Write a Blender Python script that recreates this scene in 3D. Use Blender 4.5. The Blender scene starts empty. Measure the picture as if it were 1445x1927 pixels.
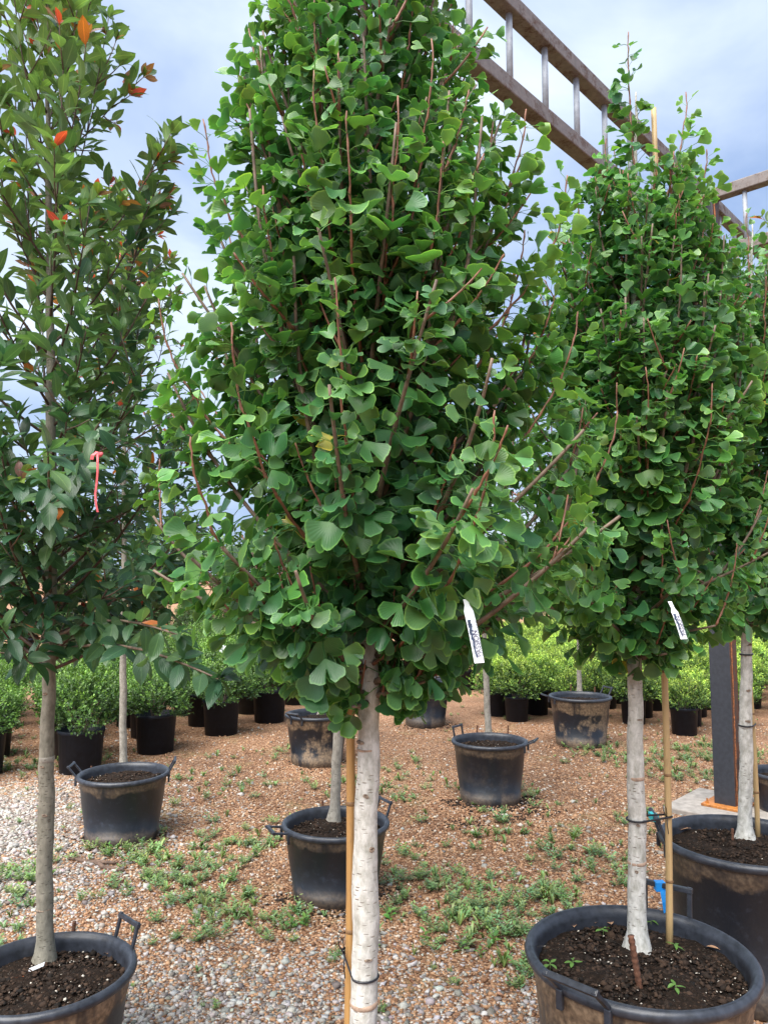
import bpy, bmesh, math, random
import numpy as np
from mathutils import Vector, Matrix

R = math.radians
scene = bpy.context.scene
COL = scene.collection
rng = np.random.default_rng(7)
random.seed(7)

# ------------------------------------------------------------------ camera
CAM_H, PITCH, F = 1.5, R(5.0), 1450.0          # metres, radians, focal length in photo pixels
cam_d = bpy.data.cameras.new('camera')
cam_d.sensor_fit = 'HORIZONTAL'
cam_d.sensor_width = 36.0
cam_d.lens = 36.0 * F / 1445.0
cam_d.clip_start = 0.05
cam_d.clip_end = 2000
cam = bpy.data.objects.new('camera', cam_d)
COL.objects.link(cam)
cam.location = (0, 0, CAM_H)
cam.rotation_euler = (R(90) + PITCH, 0, 0)
scene.camera = cam

# ------------------------------------------------------------------ world, sun, exposure
SUN_EL, SUN_AZ = R(58), R(215)                  # azimuth clockwise from +Y
w = bpy.data.worlds.new('World')
scene.world = w
w.use_nodes = True
nt = w.node_tree
nt.nodes.clear()
out = nt.nodes.new('ShaderNodeOutputWorld')
bg = nt.nodes.new('ShaderNodeBackground')
bg.inputs['Strength'].default_value = 0.1
sky = nt.nodes.new('ShaderNodeTexSky')
sky.sky_type = 'NISHITA'
sky.sun_disc = False
sky.sun_elevation = SUN_EL
sky.sun_rotation = SUN_AZ
sky.air_density = 1.0
sky.dust_density = 2.0
tc = nt.nodes.new('ShaderNodeTexCoord')
mp = nt.nodes.new('ShaderNodeMapping')
mp.inputs['Scale'].default_value = (1.0, 1.0, 1.7)
mp.inputs['Location'].default_value = (0.35, 0.1, 0.2)
n1 = nt.nodes.new('ShaderNodeTexNoise')
n1.inputs['Scale'].default_value = 2.3
n1.inputs['Detail'].default_value = 6
n1.inputs['Roughness'].default_value = 0.52
n1.inputs['Distortion'].default_value = 0.35
rmp = nt.nodes.new('ShaderNodeValToRGB')
rmp.color_ramp.elements[0].position = 0.36
rmp.color_ramp.elements[0].color = (0, 0, 0, 1)
rmp.color_ramp.elements[1].position = 0.66
rmp.color_ramp.elements[1].color = (1, 1, 1, 1)
cc = nt.nodes.new('ShaderNodeMix')               # thin veil <-> bright cloud
cc.data_type = 'RGBA'
cc.inputs['A'].default_value = (1.30, 1.86, 3.05, 1)
cc.inputs['B'].default_value = (3.7, 4.15, 4.8, 1)
mx = nt.nodes.new('ShaderNodeMix')
mx.data_type = 'RGBA'
mx.inputs['Factor'].default_value = 0.88
L = nt.links.new
L(tc.outputs['Generated'], mp.inputs['Vector'])
L(mp.outputs[0], n1.inputs['Vector'])
L(n1.outputs['Fac'], rmp.inputs[0])
L(rmp.outputs[0], cc.inputs['Factor'])
L(sky.outputs[0], mx.inputs['A'])
L(cc.outputs['Result'], mx.inputs['B'])
L(mx.outputs['Result'], bg.inputs['Color'])
L(bg.outputs[0], out.inputs['Surface'])

sun_d = bpy.data.lights.new('sun', 'SUN')
sun_d.energy = 3.4
sun_d.angle = R(60)
sun_d.color = (1.0, 0.965, 0.91)
sun = bpy.data.objects.new('sun', sun_d)
COL.objects.link(sun)
sd = Vector((math.sin(SUN_AZ) * math.cos(SUN_EL), math.cos(SUN_AZ) * math.cos(SUN_EL), math.sin(SUN_EL)))
sun.rotation_euler = (-sd).to_track_quat('-Z', 'Y').to_euler()
sun.location = sd * 20

scene.view_settings.view_transform = 'Standard'
scene.view_settings.look = 'None'
scene.view_settings.gamma = 1.0
scene.view_settings.use_curve_mapping = False
scene.view_settings.exposure = 1.5
scene.cycles.max_bounces = 6
scene.cycles.transparent_max_bounces = 8

# ------------------------------------------------------------------ pixel -> world helpers
CP, SP = math.cos(PITCH), math.sin(PITCH)

def ray(px, py):
    x, y = (px - 722.5) / F, (py - 963.5) / F
    return np.array([x, CP + y * SP, SP - y * CP])     # right, forward, up

def at_h(px, py, h):
    d = ray(px, py)
    return np.array([0, 0, CAM_H]) + d * ((h - CAM_H) / d[2])

def at_f(px, py, fwd):
    d = ray(px, py)
    return np.array([0, 0, CAM_H]) + d * (fwd / d[1])

def proj(P):
    P = np.asarray(P, float)
    r = P - np.array([0, 0, CAM_H])
    z = r[..., 1] * CP + r[..., 2] * SP
    u = -r[..., 1] * SP + r[..., 2] * CP
    return 722.5 + F * r[..., 0] / z, 963.5 - F * u / z, z

# ------------------------------------------------------------------ mesh helpers
class MB:
    def __init__(s):
        s.v, s.f = [], []
    def add(s, v, f):
        o = len(s.v)
        s.v += [tuple(map(float, p)) for p in v]
        s.f += [tuple(int(i) + o for i in q) for q in f]
        return s
    def box(s, c, size, M=None):
        hx, hy, hz = [q / 2 for q in size]
        v = [Vector((sx * hx, sy * hy, sz * hz)) for sz in (-1, 1) for sy in (-1, 1) for sx in (-1, 1)]
        if M is not None:
            v = [M @ p for p in v]
        v = [p + Vector(c) for p in v]
        return s.add(v, [(0, 2, 3, 1), (4, 5, 7, 6), (0, 1, 5, 4), (2, 6, 7, 3), (0, 4, 6, 2), (1, 3, 7, 5)])
    def tube(s, pts, rad, n=6, cap=True, closed=False):
        v, f = tube(pts, rad, n, cap, closed)
        return s.add(v, f)
    def lathe(s, prof, n=48, c=(0, 0, 0), wob=0.0, seed=0):
        g = random.Random(seed)
        ph = [g.uniform(0, 6.28) for _ in range(3)]
        v, f = [], []
        for k, (r, z) in enumerate(prof):
            for i in range(n):
                a = 2 * math.pi * i / n
                rr = r * (1 + wob * (math.sin(2 * a + ph[0]) + .5 * math.sin(3 * a + ph[1])))
                v.append((c[0] + rr * math.cos(a), c[1] + rr * math.sin(a), c[2] + z))
        for k in range(len(prof) - 1):
            for i in range(n):
                j = (i + 1) % n
                f.append((k * n + i, k * n + j, (k + 1) * n + j, (k + 1) * n + i))
        return s.add(v, f)
    def build(s, name, mat, parent=None, smooth=True, kind=None):
        me = bpy.data.meshes.new(name)
        me.from_pydata(s.v, [], s.f)
        me.update()
        if smooth:
            me.polygons.foreach_set('use_smooth', [True] * len(me.polygons))
        return mkobj(name, me, mat, parent, kind)

def mkobj(name, me, mat=None, parent=None, kind=None):
    if mat is not None and not me.materials:
        me.materials.append(mat)
    o = bpy.data.objects.new(name, me)
    COL.objects.link(o)
    if parent is not None:
        o.parent = parent
    if kind:
        o['kind'] = kind
    return o

def tube(pts, rad, n=6, cap=True, closed=False):
    P = np.asarray(pts, float)
    m = len(P)
    rad = np.broadcast_to(np.asarray(rad, float), (m,))
    if closed:
        T = np.roll(P, -1, 0) - np.roll(P, 1, 0)
    else:
        T = np.gradient(P, axis=0)
    T /= np.linalg.norm(T, axis=1)[:, None] + 1e-12
    ref = np.array([0.13, 0.97, 0.2]) if abs(T[0][2]) > .8 else np.array([0, 0, 1.0])
    x = np.cross(ref, T[0]); x /= np.linalg.norm(x)
    V, fc = [], []
    for k in range(m):
        x = x - T[k] * np.dot(x, T[k]); x /= np.linalg.norm(x) + 1e-12
        y = np.cross(T[k], x)
        for i in range(n):
            a = 2 * math.pi * i / n
            V.append(P[k] + rad[k] * (x * math.cos(a) + y * math.sin(a)))
    rows = m if closed else m - 1
    for k in range(rows):
        k2 = (k + 1) % m
        for i in range(n):
            j = (i + 1) % n
            fc.append((k * n + i, k * n + j, k2 * n + j, k2 * n + i))
    if cap and not closed:
        fc.append(tuple(range(n - 1, -1, -1)))
        fc.append(tuple((m - 1) * n + i for i in range(n)))
    return V, fc

def tri_mesh(name, V, T, col=None, uv=None, smooth=True, material=None):
    """big triangle mesh from numpy arrays; col per vertex (n,3); uv per vertex (n,2)"""
    me = bpy.data.meshes.new(name)
    V = np.ascontiguousarray(V, np.float32); T = np.ascontiguousarray(T, np.int32)
    me.vertices.add(len(V)); me.vertices.foreach_set('co', V.ravel())
    me.loops.add(T.size); me.loops.foreach_set('vertex_index', T.ravel())
    me.polygons.add(len(T))
    me.polygons.foreach_set('loop_start', np.arange(0, T.size, 3, dtype=np.int32))
    try:
        me.polygons.foreach_set('loop_total', np.full(len(T), 3, np.int32))
    except Exception:
        pass
    if smooth:
        me.polygons.foreach_set('use_smooth', np.ones(len(T), bool))
    if uv is not None:
        l = me.uv_layers.new(name='UVMap')
        l.data.foreach_set('uv', np.ascontiguousarray(uv[T.ravel()], np.float32).ravel())
    if col is not None:
        a = me.attributes.new('tint', 'FLOAT_COLOR', 'POINT')
        c4 = np.ones((len(V), 4), np.float32); c4[:, :3] = col
        a.data.foreach_set('color', c4.ravel())
    me.update(calc_edges=True)
    if material:
        me.materials.append(material)
    return me

def empty(name, loc=(0, 0, 0), rz=0, label=None, cat=None, group=None):
    o = bpy.data.objects.new(name, None)
    COL.objects.link(o)
    o.location = loc
    o.rotation_euler = (0, 0, rz)
    o.empty_display_size = 0.05
    return tag(o, label, cat, group)

def tag(o, label=None, cat=None, group=None, kind=None):
    if label: o['label'] = label
    if cat: o['category'] = cat
    if group: o['group'] = group
    if kind: o['kind'] = kind
    return o

# ------------------------------------------------------------------ materials
def new_mat(name):
    m = bpy.data.materials.new(name)
    m.use_nodes = True
    t = m.node_tree
    return m, t, t.nodes['Principled BSDF'], t.nodes['Material Output']

def N(t, kind, **kw):
    n = t.nodes.new(kind)
    for k, v in kw.items():
        if k in n.inputs:
            n.inputs[k].default_value = v
        else:
            setattr(n, k, v)
    return n

def ramp(t, src, stops):
    r = t.nodes.new('ShaderNodeValToRGB')
    e = r.color_ramp.elements
    while len(e) < len(stops):
        e.new(0.5)
    for q, (p, c) in zip(e, stops):
        q.position = p
        q.color = (*c, 1) if len(c) == 3 else c
    t.links.new(src, r.inputs[0])
    return r.outputs[0]

def mixc(t, fac, a, b, blend='MIX'):
    m = t.nodes.new('ShaderNodeMix')
    m.data_type = 'RGBA'
    m.blend_type = blend
    for s, v in (('Factor', fac), ('A', a), ('B', b)):
        if isinstance(v, (int, float)):
            m.inputs[s].default_value = v
        elif isinstance(v, tuple):
            m.inputs[s].default_value = (*v, 1) if len(v) == 3 else v
        else:
            t.links.new(v, m.inputs[s])
    return m.outputs['Result']

def math_n(t, op, a, b=None, c=None):
    m = t.nodes.new('ShaderNodeMath')
    m.operation = op
    for i, v in enumerate((a, b, c)):
        if v is None: continue
        if isinstance(v, (int, float)):
            m.inputs[i].default_value = v
        else:
            t.links.new(v, m.inputs[i])
    return m.outputs[0]

def bump(t, h, dist=0.002, strength=0.5):
    b = N(t, 'ShaderNodeBump', Strength=strength, Distance=dist)
    t.links.new(h, b.inputs['Height'])
    return b.outputs[0]

def objco(t, scale=(1, 1, 1)):
    c = t.nodes.new('ShaderNodeTexCoord')
    m = N(t, 'ShaderNodeMapping', Scale=scale)
    t.links.new(c.outputs['Object'], m.inputs[0])
    return m.outputs[0]

def noise(t, vec, scale, detail=4, rough=.55):
    n = N(t, 'ShaderNodeTexNoise', Scale=scale, Detail=detail, Roughness=rough)
    if vec is not None:
        t.links.new(vec, n.inputs['Vector'])
    return n.outputs['Fac']

def simple(name, col, rough=.6, var=.25, scale=30, metal=0, bmp=.0, spec=.5):
    m, t, p, o = new_mat(name)
    v = objco(t)
    f = noise(t, v, scale)
    lo = tuple(c * (1 - var) for c in col); hi = tuple(min(1, c * (1 + var)) for c in col)
    t.links.new(ramp(t, f, [(.3, lo), (.7, hi)]), p.inputs['Base Color'])
    p.inputs['Roughness'].default_value = rough
    p.inputs['Metallic'].default_value = metal
    p.inputs['Specular IOR Level'].default_value = spec
    if bmp:
        t.links.new(bump(t, noise(t, v, scale * 2), bmp), p.inputs['Normal'])
    return m

def leaf_mat(name, from_obj, kind):
    m, t, p, o = new_mat(name)
    if from_obj:
        src = t.nodes.new('ShaderNodeObjectInfo').outputs['Color']
    else:
        src = N(t, 'ShaderNodeAttribute', attribute_name='tint').outputs['Color']
    uvn = t.nodes.new('ShaderNodeUVMap')
    sp = t.nodes.new('ShaderNodeSeparateXYZ')
    t.links.new(uvn.outputs[0], sp.inputs[0])
    u, v = sp.outputs[0], sp.outputs[1]
    base = src
    if kind == 'ginkgo':
        edge = ramp(t, v, [(.90, (0, 0, 0)), (.985, (1, 1, 1))])
        inner = ramp(t, v, [(.1, (1, 1, 1)), (.5, (0, 0, 0))])
        lite = mixc(t, 1.0, src, (2.6, 2.1, 1.6), 'MULTIPLY')
        base = mixc(t, math_n(t, 'MULTIPLY', edge, .85), src, lite)
        base = mixc(t, math_n(t, 'MULTIPLY', inner, .35), base, lite)
        vein = math_n(t, 'SINE', math_n(t, 'MULTIPLY', u, 95.0))
        base = mixc(t, math_n(t, 'MULTIPLY_ADD', vein, .06, .06), base, mixc(t, 1.0, base, (1.6, 1.45, 1.4), 'MULTIPLY'))
        nrm = bump(t, vein, .0003, .35)
        rough, tr, back = .38, .26, (1.45, 1.3, 1.35)
    elif kind == 'oval':
        du = math_n(t, 'ABSOLUTE', math_n(t, 'SUBTRACT', u, .5))
        mid = ramp(t, du, [(.012, (1, 1, 1)), (.05, (0, 0, 0))])
        lite = mixc(t, 1.0, src, (2.4, 2.0, 1.9), 'MULTIPLY')
        side = math_n(t, 'SINE', math_n(t, 'MULTIPLY', math_n(t, 'SUBTRACT', v, math_n(t, 'MULTIPLY', du, .8)), 48.0))
        base = mixc(t, math_n(t, 'MULTIPLY', mid, .55), src, lite)
        base = mixc(t, math_n(t, 'MULTIPLY_ADD', side, .03, .03), base, lite)
        nrm = bump(t, side, .0003, .4)
        rough, tr, back = .36, .3, (1.7, 1.6, 1.9)
    else:
        nrm = None
        rough, tr, back = .45, .2, (1.2, 1.2, 1.2)
    if kind != 'tiny':
        sn = noise(t, objco(t), 40, 2)
        base = mixc(t, ramp(t, sn, [(.35, (.25, .25, .25)), (.65, (0, 0, 0))]), base, mixc(t, 1.0, base, (.6, .62, .55), 'MULTIPLY'))
    geo = t.nodes.new('ShaderNodeNewGeometry')
    under = mixc(t, 1.0, base, back, 'MULTIPLY')
    colr = mixc(t, geo.outputs['Backfacing'], base, under)
    t.links.new(colr, p.inputs['Base Color'])
    p.inputs['Roughness'].default_value = rough
    p.inputs['Specular IOR Level'].default_value = .45
    if nrm is not None:
        t.links.new(nrm, p.inputs['Normal'])
    tl = t.nodes.new('ShaderNodeBsdfTranslucent')
    t.links.new(mixc(t, 1.0, base, (1.7, 1.9, .9), 'MULTIPLY'), tl.inputs['Color'])
    ms = t.nodes.new('ShaderNodeMixShader')
    ms.inputs[0].default_value = tr
    t.links.new(p.outputs[0], ms.inputs[1])
    t.links.new(tl.outputs[0], ms.inputs[2])
    t.links.new(ms.outputs[0], o.inputs['Surface'])
    return m

M = {}
for k in ('ginkgo', 'oval', 'tiny'):
    M[k + '_o'] = leaf_mat(k + '_leaf_single', True, k)
    M[k + '_m'] = leaf_mat(k + '_leaf_mass', False, k)

def bark_mat(name, c0, c1, dark, band=True, rough=.75):
    m, t, p, o = new_mat(name)
    v = objco(t, (1, 1, .55))
    f = noise(t, v, 60, 5, .65)
    base = ramp(t, f, [(.3, c0), (.62, c1)])
    # lenticels: short horizontal dark dashes
    vo = N(t, 'ShaderNodeTexVoronoi', Scale=1.0)
    t.links.new(objco(t, (42, 42, 150)), vo.inputs['Vector'])
    ln = ramp(t, vo.outputs['Distance'], [(.14, (1, 1, 1)), (.26, (0, 0, 0))])
    big = noise(t, objco(t, (1, 1, .7)), 9, 3)
    lm = math_n(t, 'MULTIPLY', ln, ramp(t, big, [(.42, (0, 0, 0)), (.58, (1, 1, 1))]))
    base = mixc(t, math_n(t, 'MULTIPLY', lm, .75), base, dark)
    gr = ramp(t, noise(t, objco(t, (1, 1, .8)), 14, 5, .7), [(.5, (0, 0, 0)), (.72, (1, 1, 1))])
    base = mixc(t, math_n(t, 'MULTIPLY', gr, .5), base, tuple(c * .55 for c in c1))
    t.links.new(base, p.inputs['Base Color'])
    p.inputs['Roughness'].default_value = rough
    p.inputs['Specular IOR Level'].default_value = .25
    h = math_n(t, 'SUBTRACT', f, math_n(t, 'MULTIPLY', lm, .6))
    t.links.new(bump(t, h, .004, .7), p.inputs['Normal'])
    return m

M['bark_white'] = bark_mat('pale_ginkgo_bark', (.30, .29, .245), (.62, .605, .56), (.16, .12, .09))
M['bark_grey'] = bark_mat('grey_green_bark', (.14, .13, .10), (.27, .25, .20), (.08, .065, .05))
M['bark_far'] = bark_mat('grey_bark', (.20, .18, .15), (.36, .33, .28), (.10, .08, .06))
M['twig'] = simple('red_brown_twig', (.20, .085, .05), .55, .4, 60, bmp=.001)
M['twig2'] = simple('grey_brown_twig', (.15, .105, .075), .65, .4, 60, bmp=.001)
M['twig3'] = simple('dark_twig', (.085, .05, .035), .6, .4, 60)
M['knot'] = simple('bark_knot', (.25, .185, .135), .9, .6, 160, bmp=.004)
M['graft'] = simple('bare_bark_ring', (.36, .25, .18), .8, .3, 90)
def bamboo_mat(name, c):
    m, t, p, o = new_mat(name)
    f = noise(t, objco(t, (90, 90, 3)), 1.0, 5, .65)
    g = noise(t, objco(t, (1, 1, .35)), 22, 5, .7)
    b = ramp(t, f, [(.3, tuple(q_ * .72 for q_ in c)), (.7, tuple(q_ * 1.18 for q_ in c))])
    b = mixc(t, ramp(t, g, [(.55, (0, 0, 0)), (.72, (.75, .75, .75))]), b, (.16, .10, .055))
    t.links.new(b, p.inputs['Base Color'])
    p.inputs['Roughness'].default_value = .45
    t.links.new(bump(t, f, .0008, .5), p.inputs['Normal'])
    return m
M['bamboo'] = bamboo_mat('bamboo', (.50, .34, .16))
M['bamboo2'] = bamboo_mat('aged_bamboo', (.46, .255, .09))
M['bamboo_node'] = simple('bamboo_node', (.22, .12, .05), .6, .3, 40)
M['tie'] = simple('black_tie', (.012, .012, .016), .4, .2, 50)
M['rebar'] = simple('rusty_rebar', (.13, .055, .03), .8, .5, 90, bmp=.002)
M['tagw'] = simple('white_tag', (.80, .82, .85), .45, .04, 30)
M['tagb'] = simple('blue_tag', (.03, .38, .62), .45, .08, 30)
M['ink'] = simple('tag_ink', (.035, .02, .06), .5, .1, 30)
M['ink2'] = simple('tag_picture_ink', (.03, .045, .09), .5, .5, 200)
M['pink'] = simple('pink_ribbon', (.75, .12, .14), .5, .12, 30)
M['blue'] = simple('blue_ribbon', (.015, .28, .75), .4, .12, 30)
M['teal'] = simple('teal_tape', (.02, .42, .45), .4, .12, 30)
M['concrete'] = simple('concrete', (.30, .27, .24), .9, .25, 20, bmp=.003)
M['dryleaf'] = simple('dry_leaf', (.42, .24, .14), .7, .3, 40)
M['redleaf'] = simple('fallen_orange_leaf', (.55, .13, .03), .6, .25, 40)
M['stick'] = simple('rotten_stick', (.11, .07, .05), .9, .5, 50, bmp=.003)

def pot_mat(name, mud, seed, dark=(.011, .0135, .0195)):
    """black plastic with dried mud wash marks near the rim and in blotches"""
    m, t, p, o = new_mat(name)
    c = t.nodes.new('ShaderNodeTexCoord')
    mp = N(t, 'ShaderNodeMapping', Location=(seed * 3.1, seed * 1.7, seed * .9), Scale=(1, 1, 1))
    t.links.new(c.outputs['Object'], mp.inputs[0])
    vec = mp.outputs[0]
    z = N(t, 'ShaderNodeSeparateXYZ')
    t.links.new(c.outputs['Generated'], z.inputs[0])
    zz = z.outputs[2]
    n_a = noise(t, vec, 7, 6, .6)
    mp2 = N(t, 'ShaderNodeMapping', Location=(seed, 0, 0), Scale=(13, 13, 3.0))
    t.links.new(c.outputs['Object'], mp2.inputs[0])
    drip = noise(t, mp2.outputs[0], 1.0, 4, .6)
    n_b = noise(t, vec, 60, 3)
    hh = math_n(t, 'MULTIPLY_ADD', math_n(t, 'SUBTRACT', n_a, .5), .42, math_n(t, 'SUBTRACT', zz, (0.0, .08, -.06, .10)[(seed - 1) % 4]))
    band = ramp(t, hh, [(.75, (0, 0, 0)), (.80, (1, 1, 1))])
    blot = ramp(t, math_n(t, 'MULTIPLY_ADD', drip, .35, n_a), [(.68, (0, 0, 0)), (.78, (1, 1, 1))])
    foot = ramp(t, math_n(t, 'MULTIPLY_ADD', n_a, -.35, zz), [(.0, (.8, .8, .8)), (.10, (0, 0, 0))])
    streak = ramp(t, drip, [(.36, (.12, .12, .12)), (.50, (1, 1, 1))])
    mask = math_n(t, 'MAXIMUM', math_n(t, 'MULTIPLY', band, mud), math_n(t, 'MAXIMUM', math_n(t, 'MULTIPLY', blot, max(0, mud * 1.4 - .62)), math_n(t, 'MULTIPLY', foot, mud * .7)))
    mask = math_n(t, 'MULTIPLY', mask, streak)
    mask = math_n(t, 'MULTIPLY', mask, ramp(t, n_b, [(.3, (.55, .55, .55)), (.6, (1, 1, 1))]))
    mudc = ramp(t, n_b, [(.3, (.19, .125, .072)), (.7, (.34, .24, .15))])
    scuff = ramp(t, noise(t, vec, 26, 5, .7), [(.55, dark), (.75, tuple(q * 2.6 for q in dark))])
    t.links.new(mixc(t, mask, scuff, mudc), p.inputs['Base Color'])
    rr = math_n(t, 'MULTIPLY_ADD', mask, .45, .38)
    t.links.new(rr, p.inputs['Roughness'])
    t.links.new(bump(t, math_n(t, 'ADD', n_b, n_a), .0015, .5), p.inputs['Normal'])
    return m

POTM = [pot_mat('muddy_black_plastic_%s' % 'abcd'[i], (1.0, .45, .9, .5)[i], i + 1) for i in range(4)]
M['rim'] = simple('scuffed_pot_rim', (.028, .032, .042), .38, .45, 40, bmp=.0008)
M['smallpot'] = simple('clean_black_pot', (.009, .013, .022), .5, .35, 25, spec=.3)

def soil_mat():
    m, t, p, o = new_mat('potting_soil')
    v = objco(t)
    f = noise(t, v, 70, 6, .75)
    base = ramp(t, f, [(.34, (.008, .0055, .004)), (.55, (.024, .015, .010)), (.75, (.062, .037, .024))])
    vo = N(t, 'ShaderNodeTexVoronoi', Scale=140.0)
    t.links.new(v, vo.inputs['Vector'])
    per = ramp(t, vo.outputs['Distance'], [(.10, (1, 1, 1)), (.16, (0, 0, 0))])
    per = math_n(t, 'MULTIPLY', per, ramp(t, noise(t, v, 16, 3), [(.48, (0, 0, 0)), (.62, (1, 1, 1))]))
    t.links.new(mixc(t, per, base, (.5, .46, .38)), p.inputs['Base Color'])
    p.inputs['Roughness'].default_value = .95
    p.inputs['Specular IOR Level'].default_value = .15
    t.links.new(bump(t, f, .012, 1.0), p.inputs['Normal'])
    return m
M['soil'] = soil_mat()

def crumb_mat(name):
    m, t, p, o = new_mat(name)
    a = N(t, 'ShaderNodeAttribute', attribute_name='tint')
    f = noise(t, objco(t), 120, 3)
    t.links.new(mixc(t, f, mixc(t, 1.0, a.outputs['Color'], (.7, .7, .7), 'MULTIPLY'), mixc(t, 1.0, a.outputs['Color'], (1.3, 1.3, 1.3), 'MULTIPLY')), p.inputs['Base Color'])
    p.inputs['Roughness'].default_value = .85
    p.inputs['Specular IOR Level'].default_value = .25
    return m
M['crumb'] = crumb_mat('crumbs_and_pebbles')
def stone_mat():
    m, t, p, o = new_mat('loose_stone')
    src = t.nodes.new('ShaderNodeObjectInfo').outputs['Color']
    f = noise(t, objco(t), 2.2, 4)
    t.links.new(mixc(t, f, mixc(t, 1.0, src, (.65, .64, .62), 'MULTIPLY'), mixc(t, 1.0, src, (1.25, 1.25, 1.25), 'MULTIPLY')), p.inputs['Base Color'])
    p.inputs['Roughness'].default_value = .85
    return m
M['stone'] = stone_mat()

def steel_mat(name, face, rust, amt, metal=.0):
    m, t, p, o = new_mat(name)
    v = objco(t)
    f = noise(t, v, 14, 8, .75)
    g = noise(t, v, 90, 4, .7)
    mask = ramp(t, math_n(t, 'MULTIPLY_ADD', g, .4, f), [(amt, (0, 0, 0)), (amt + .16, (1, 1, 1))])
    rc = ramp(t, g, [(.3, tuple(c * .5 for c in rust)), (.7, rust)])
    fc = ramp(t, noise(t, v, 40, 5), [(.3, tuple(c * .8 for c in face)), (.7, tuple(c * 1.2 for c in face))])
    t.links.new(mixc(t, mask, fc, rc), p.inputs['Base Color'])
    t.links.new(math_n(t, 'MULTIPLY_ADD', mask, .35, .5), p.inputs['Roughness'])
    t.links.new(bump(t, g, .001, .5), p.inputs['Normal'])
    return m
M['post'] = steel_mat('blue_grey_mill_steel', (.030, .034, .044), (.12, .055, .03), .88)
M['rustface'] = steel_mat('rusting_steel_edge', (.035, .028, .028), (.16, .062, .028), .60)
M['rail'] = steel_mat('weathered_steel_rail', (.155, .13, .12), (.10, .055, .04), .70)
M['rod'] = steel_mat('galvanised_rod', (.30, .33, .38), (.2, .14, .1), .95)
M['rust'] = steel_mat('orange_rust', (.45, .17, .035), (.25, .08, .02), .70)
M['weld'] = simple('rusty_weld', (.28, .10, .035), .8, .5, 80, bmp=.003)

# ------------------------------------------------------------------ ground
def grey_amount(x, y):
    """how much pale crushed stone lies among the orange pea gravel (world metres)"""
    a = np.exp(-(((x + .75) / 1.0) ** 2 + ((y - 2.75) / .55) ** 2)) * .58
    a = np.maximum(a, np.exp(-(((x - .35) / .9) ** 2 + ((y - 2.7) / .45) ** 2)) * .35)
    a = np.maximum(a, np.exp(-(((x + 2.45) / .85) ** 2 + ((y - 4.9) / 1.0) ** 2)) * 1.0)
    a = np.maximum(a, np.exp(-(((x + 1.9) / .6) ** 2 + ((y - 3.9) / .6) ** 2)) * .7)
    return a

def ground_mat():
    m, t, p, o = new_mat('pea_gravel_ground')
    g = t.nodes.new('ShaderNodeNewGeometry')
    pos = g.outputs['Position']
    def blob(cx, cy, sx, sy, amp):
        mp = N(t, 'ShaderNodeMapping', Location=(-cx / sx, -cy / sy, 0), Scale=(1 / sx, 1 / sy, 0))
        t.links.new(pos, mp.inputs[0])
        ln = t.nodes.new('ShaderNodeVectorMath'); ln.operation = 'DOT_PRODUCT'
        t.links.new(mp.outputs[0], ln.inputs[0]); t.links.new(mp.outputs[0], ln.inputs[1])
        e = math_n(t, 'EXPONENT', math_n(t, 'MULTIPLY', ln.outputs['Value'], -1.0))
        return math_n(t, 'MULTIPLY', e, amp)
    gm = blob(-.75, 2.75, 1.0, .55, .58)
    for q in ((.35, 2.7, .9, .45, .35), (-2.45, 4.9, .85, 1.0, 1.0), (-1.9, 3.9, .6, .6, .7)):
        gm = math_n(t, 'MAXIMUM', gm, blob(*q))
    vo = N(t, 'ShaderNodeTexVoronoi', Scale=85.0)
    t.links.new(pos, vo.inputs['Vector'])
    rnd = t.nodes.new('ShaderNodeSeparateColor'); t.links.new(vo.outputs['Color'], rnd.inputs[0])
    orange = ramp(t, rnd.outputs[0], [(.0, (.10, .055, .033)), (.3, (.27, .145, .080)), (.6, (.39, .23, .14)), (.85, (.45, .31, .20)), (1, (.56, .46, .36))])
    grey = ramp(t, rnd.outputs[0], [(.0, (.16, .12, .10)), (.4, (.32, .29, .26)), (.8, (.50, .47, .44)), (1, (.66, .64, .62))])
    pick = math_n(t, 'GREATER_THAN', math_n(t, 'MULTIPLY', gm, 1.1), rnd.outputs[1])
    col = mixc(t, pick, orange, grey)
    gap = ramp(t, vo.outputs['Distance'], [(.35, (1, 1, 1)), (.75, (.35, .3, .27))])
    col = mixc(t, 1.0, col, gap, 'MULTIPLY')
    # far ground: averaged colour so that the grain does not alias
    cd = t.nodes.new('ShaderNodeVectorMath'); cd.operation = 'LENGTH'
    t.links.new(pos, cd.inputs[0])
    big = noise(t, pos, 1.1, 5, .6)
    med = noise(t, pos, 9, 5, .7)
    farc = mixc(t, gm, mixc(t, med, (.25, .13, .075), (.44, .28, .18)), (.44, .39, .35))
    col = mixc(t, ramp(t, math_n(t, 'DIVIDE', cd.outputs['Value'], 40.0), [(.14, (0, 0, 0)), (.35, (1, 1, 1))]), col, farc)
    patch = ramp(t, big, [(.36, (.70, .66, .64)), (.62, (1.15, 1.08, 1.02))])
    col = mixc(t, 1.0, col, patch, 'MULTIPLY')
    dry = ramp(t, noise(t, pos, 2.6, 6, .65), [(.56, (0, 0, 0)), (.66, (1, 1, 1))])
    col = mixc(t, math_n(t, 'MULTIPLY', dry, .35), col, (.23, .20, .09))
    t.links.new(col, p.inputs['Base Color'])
    p.inputs['Roughness'].default_value = .9
    p.inputs['Specular IOR Level'].default_value = .2
    t.links.new(bump(t, math_n(t, 'MULTIPLY_ADD', med, .4, math_n(t, 'SUBTRACT', 1.0, vo.outputs['Distance'])), .008, .8), p.inputs['Normal'])
    return m

def gz(x, y):
    return 0.012 * np.sin(1.7 * x + .6) * np.cos(1.3 * y) + .008 * np.sin(3.9 * y + x)

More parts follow.
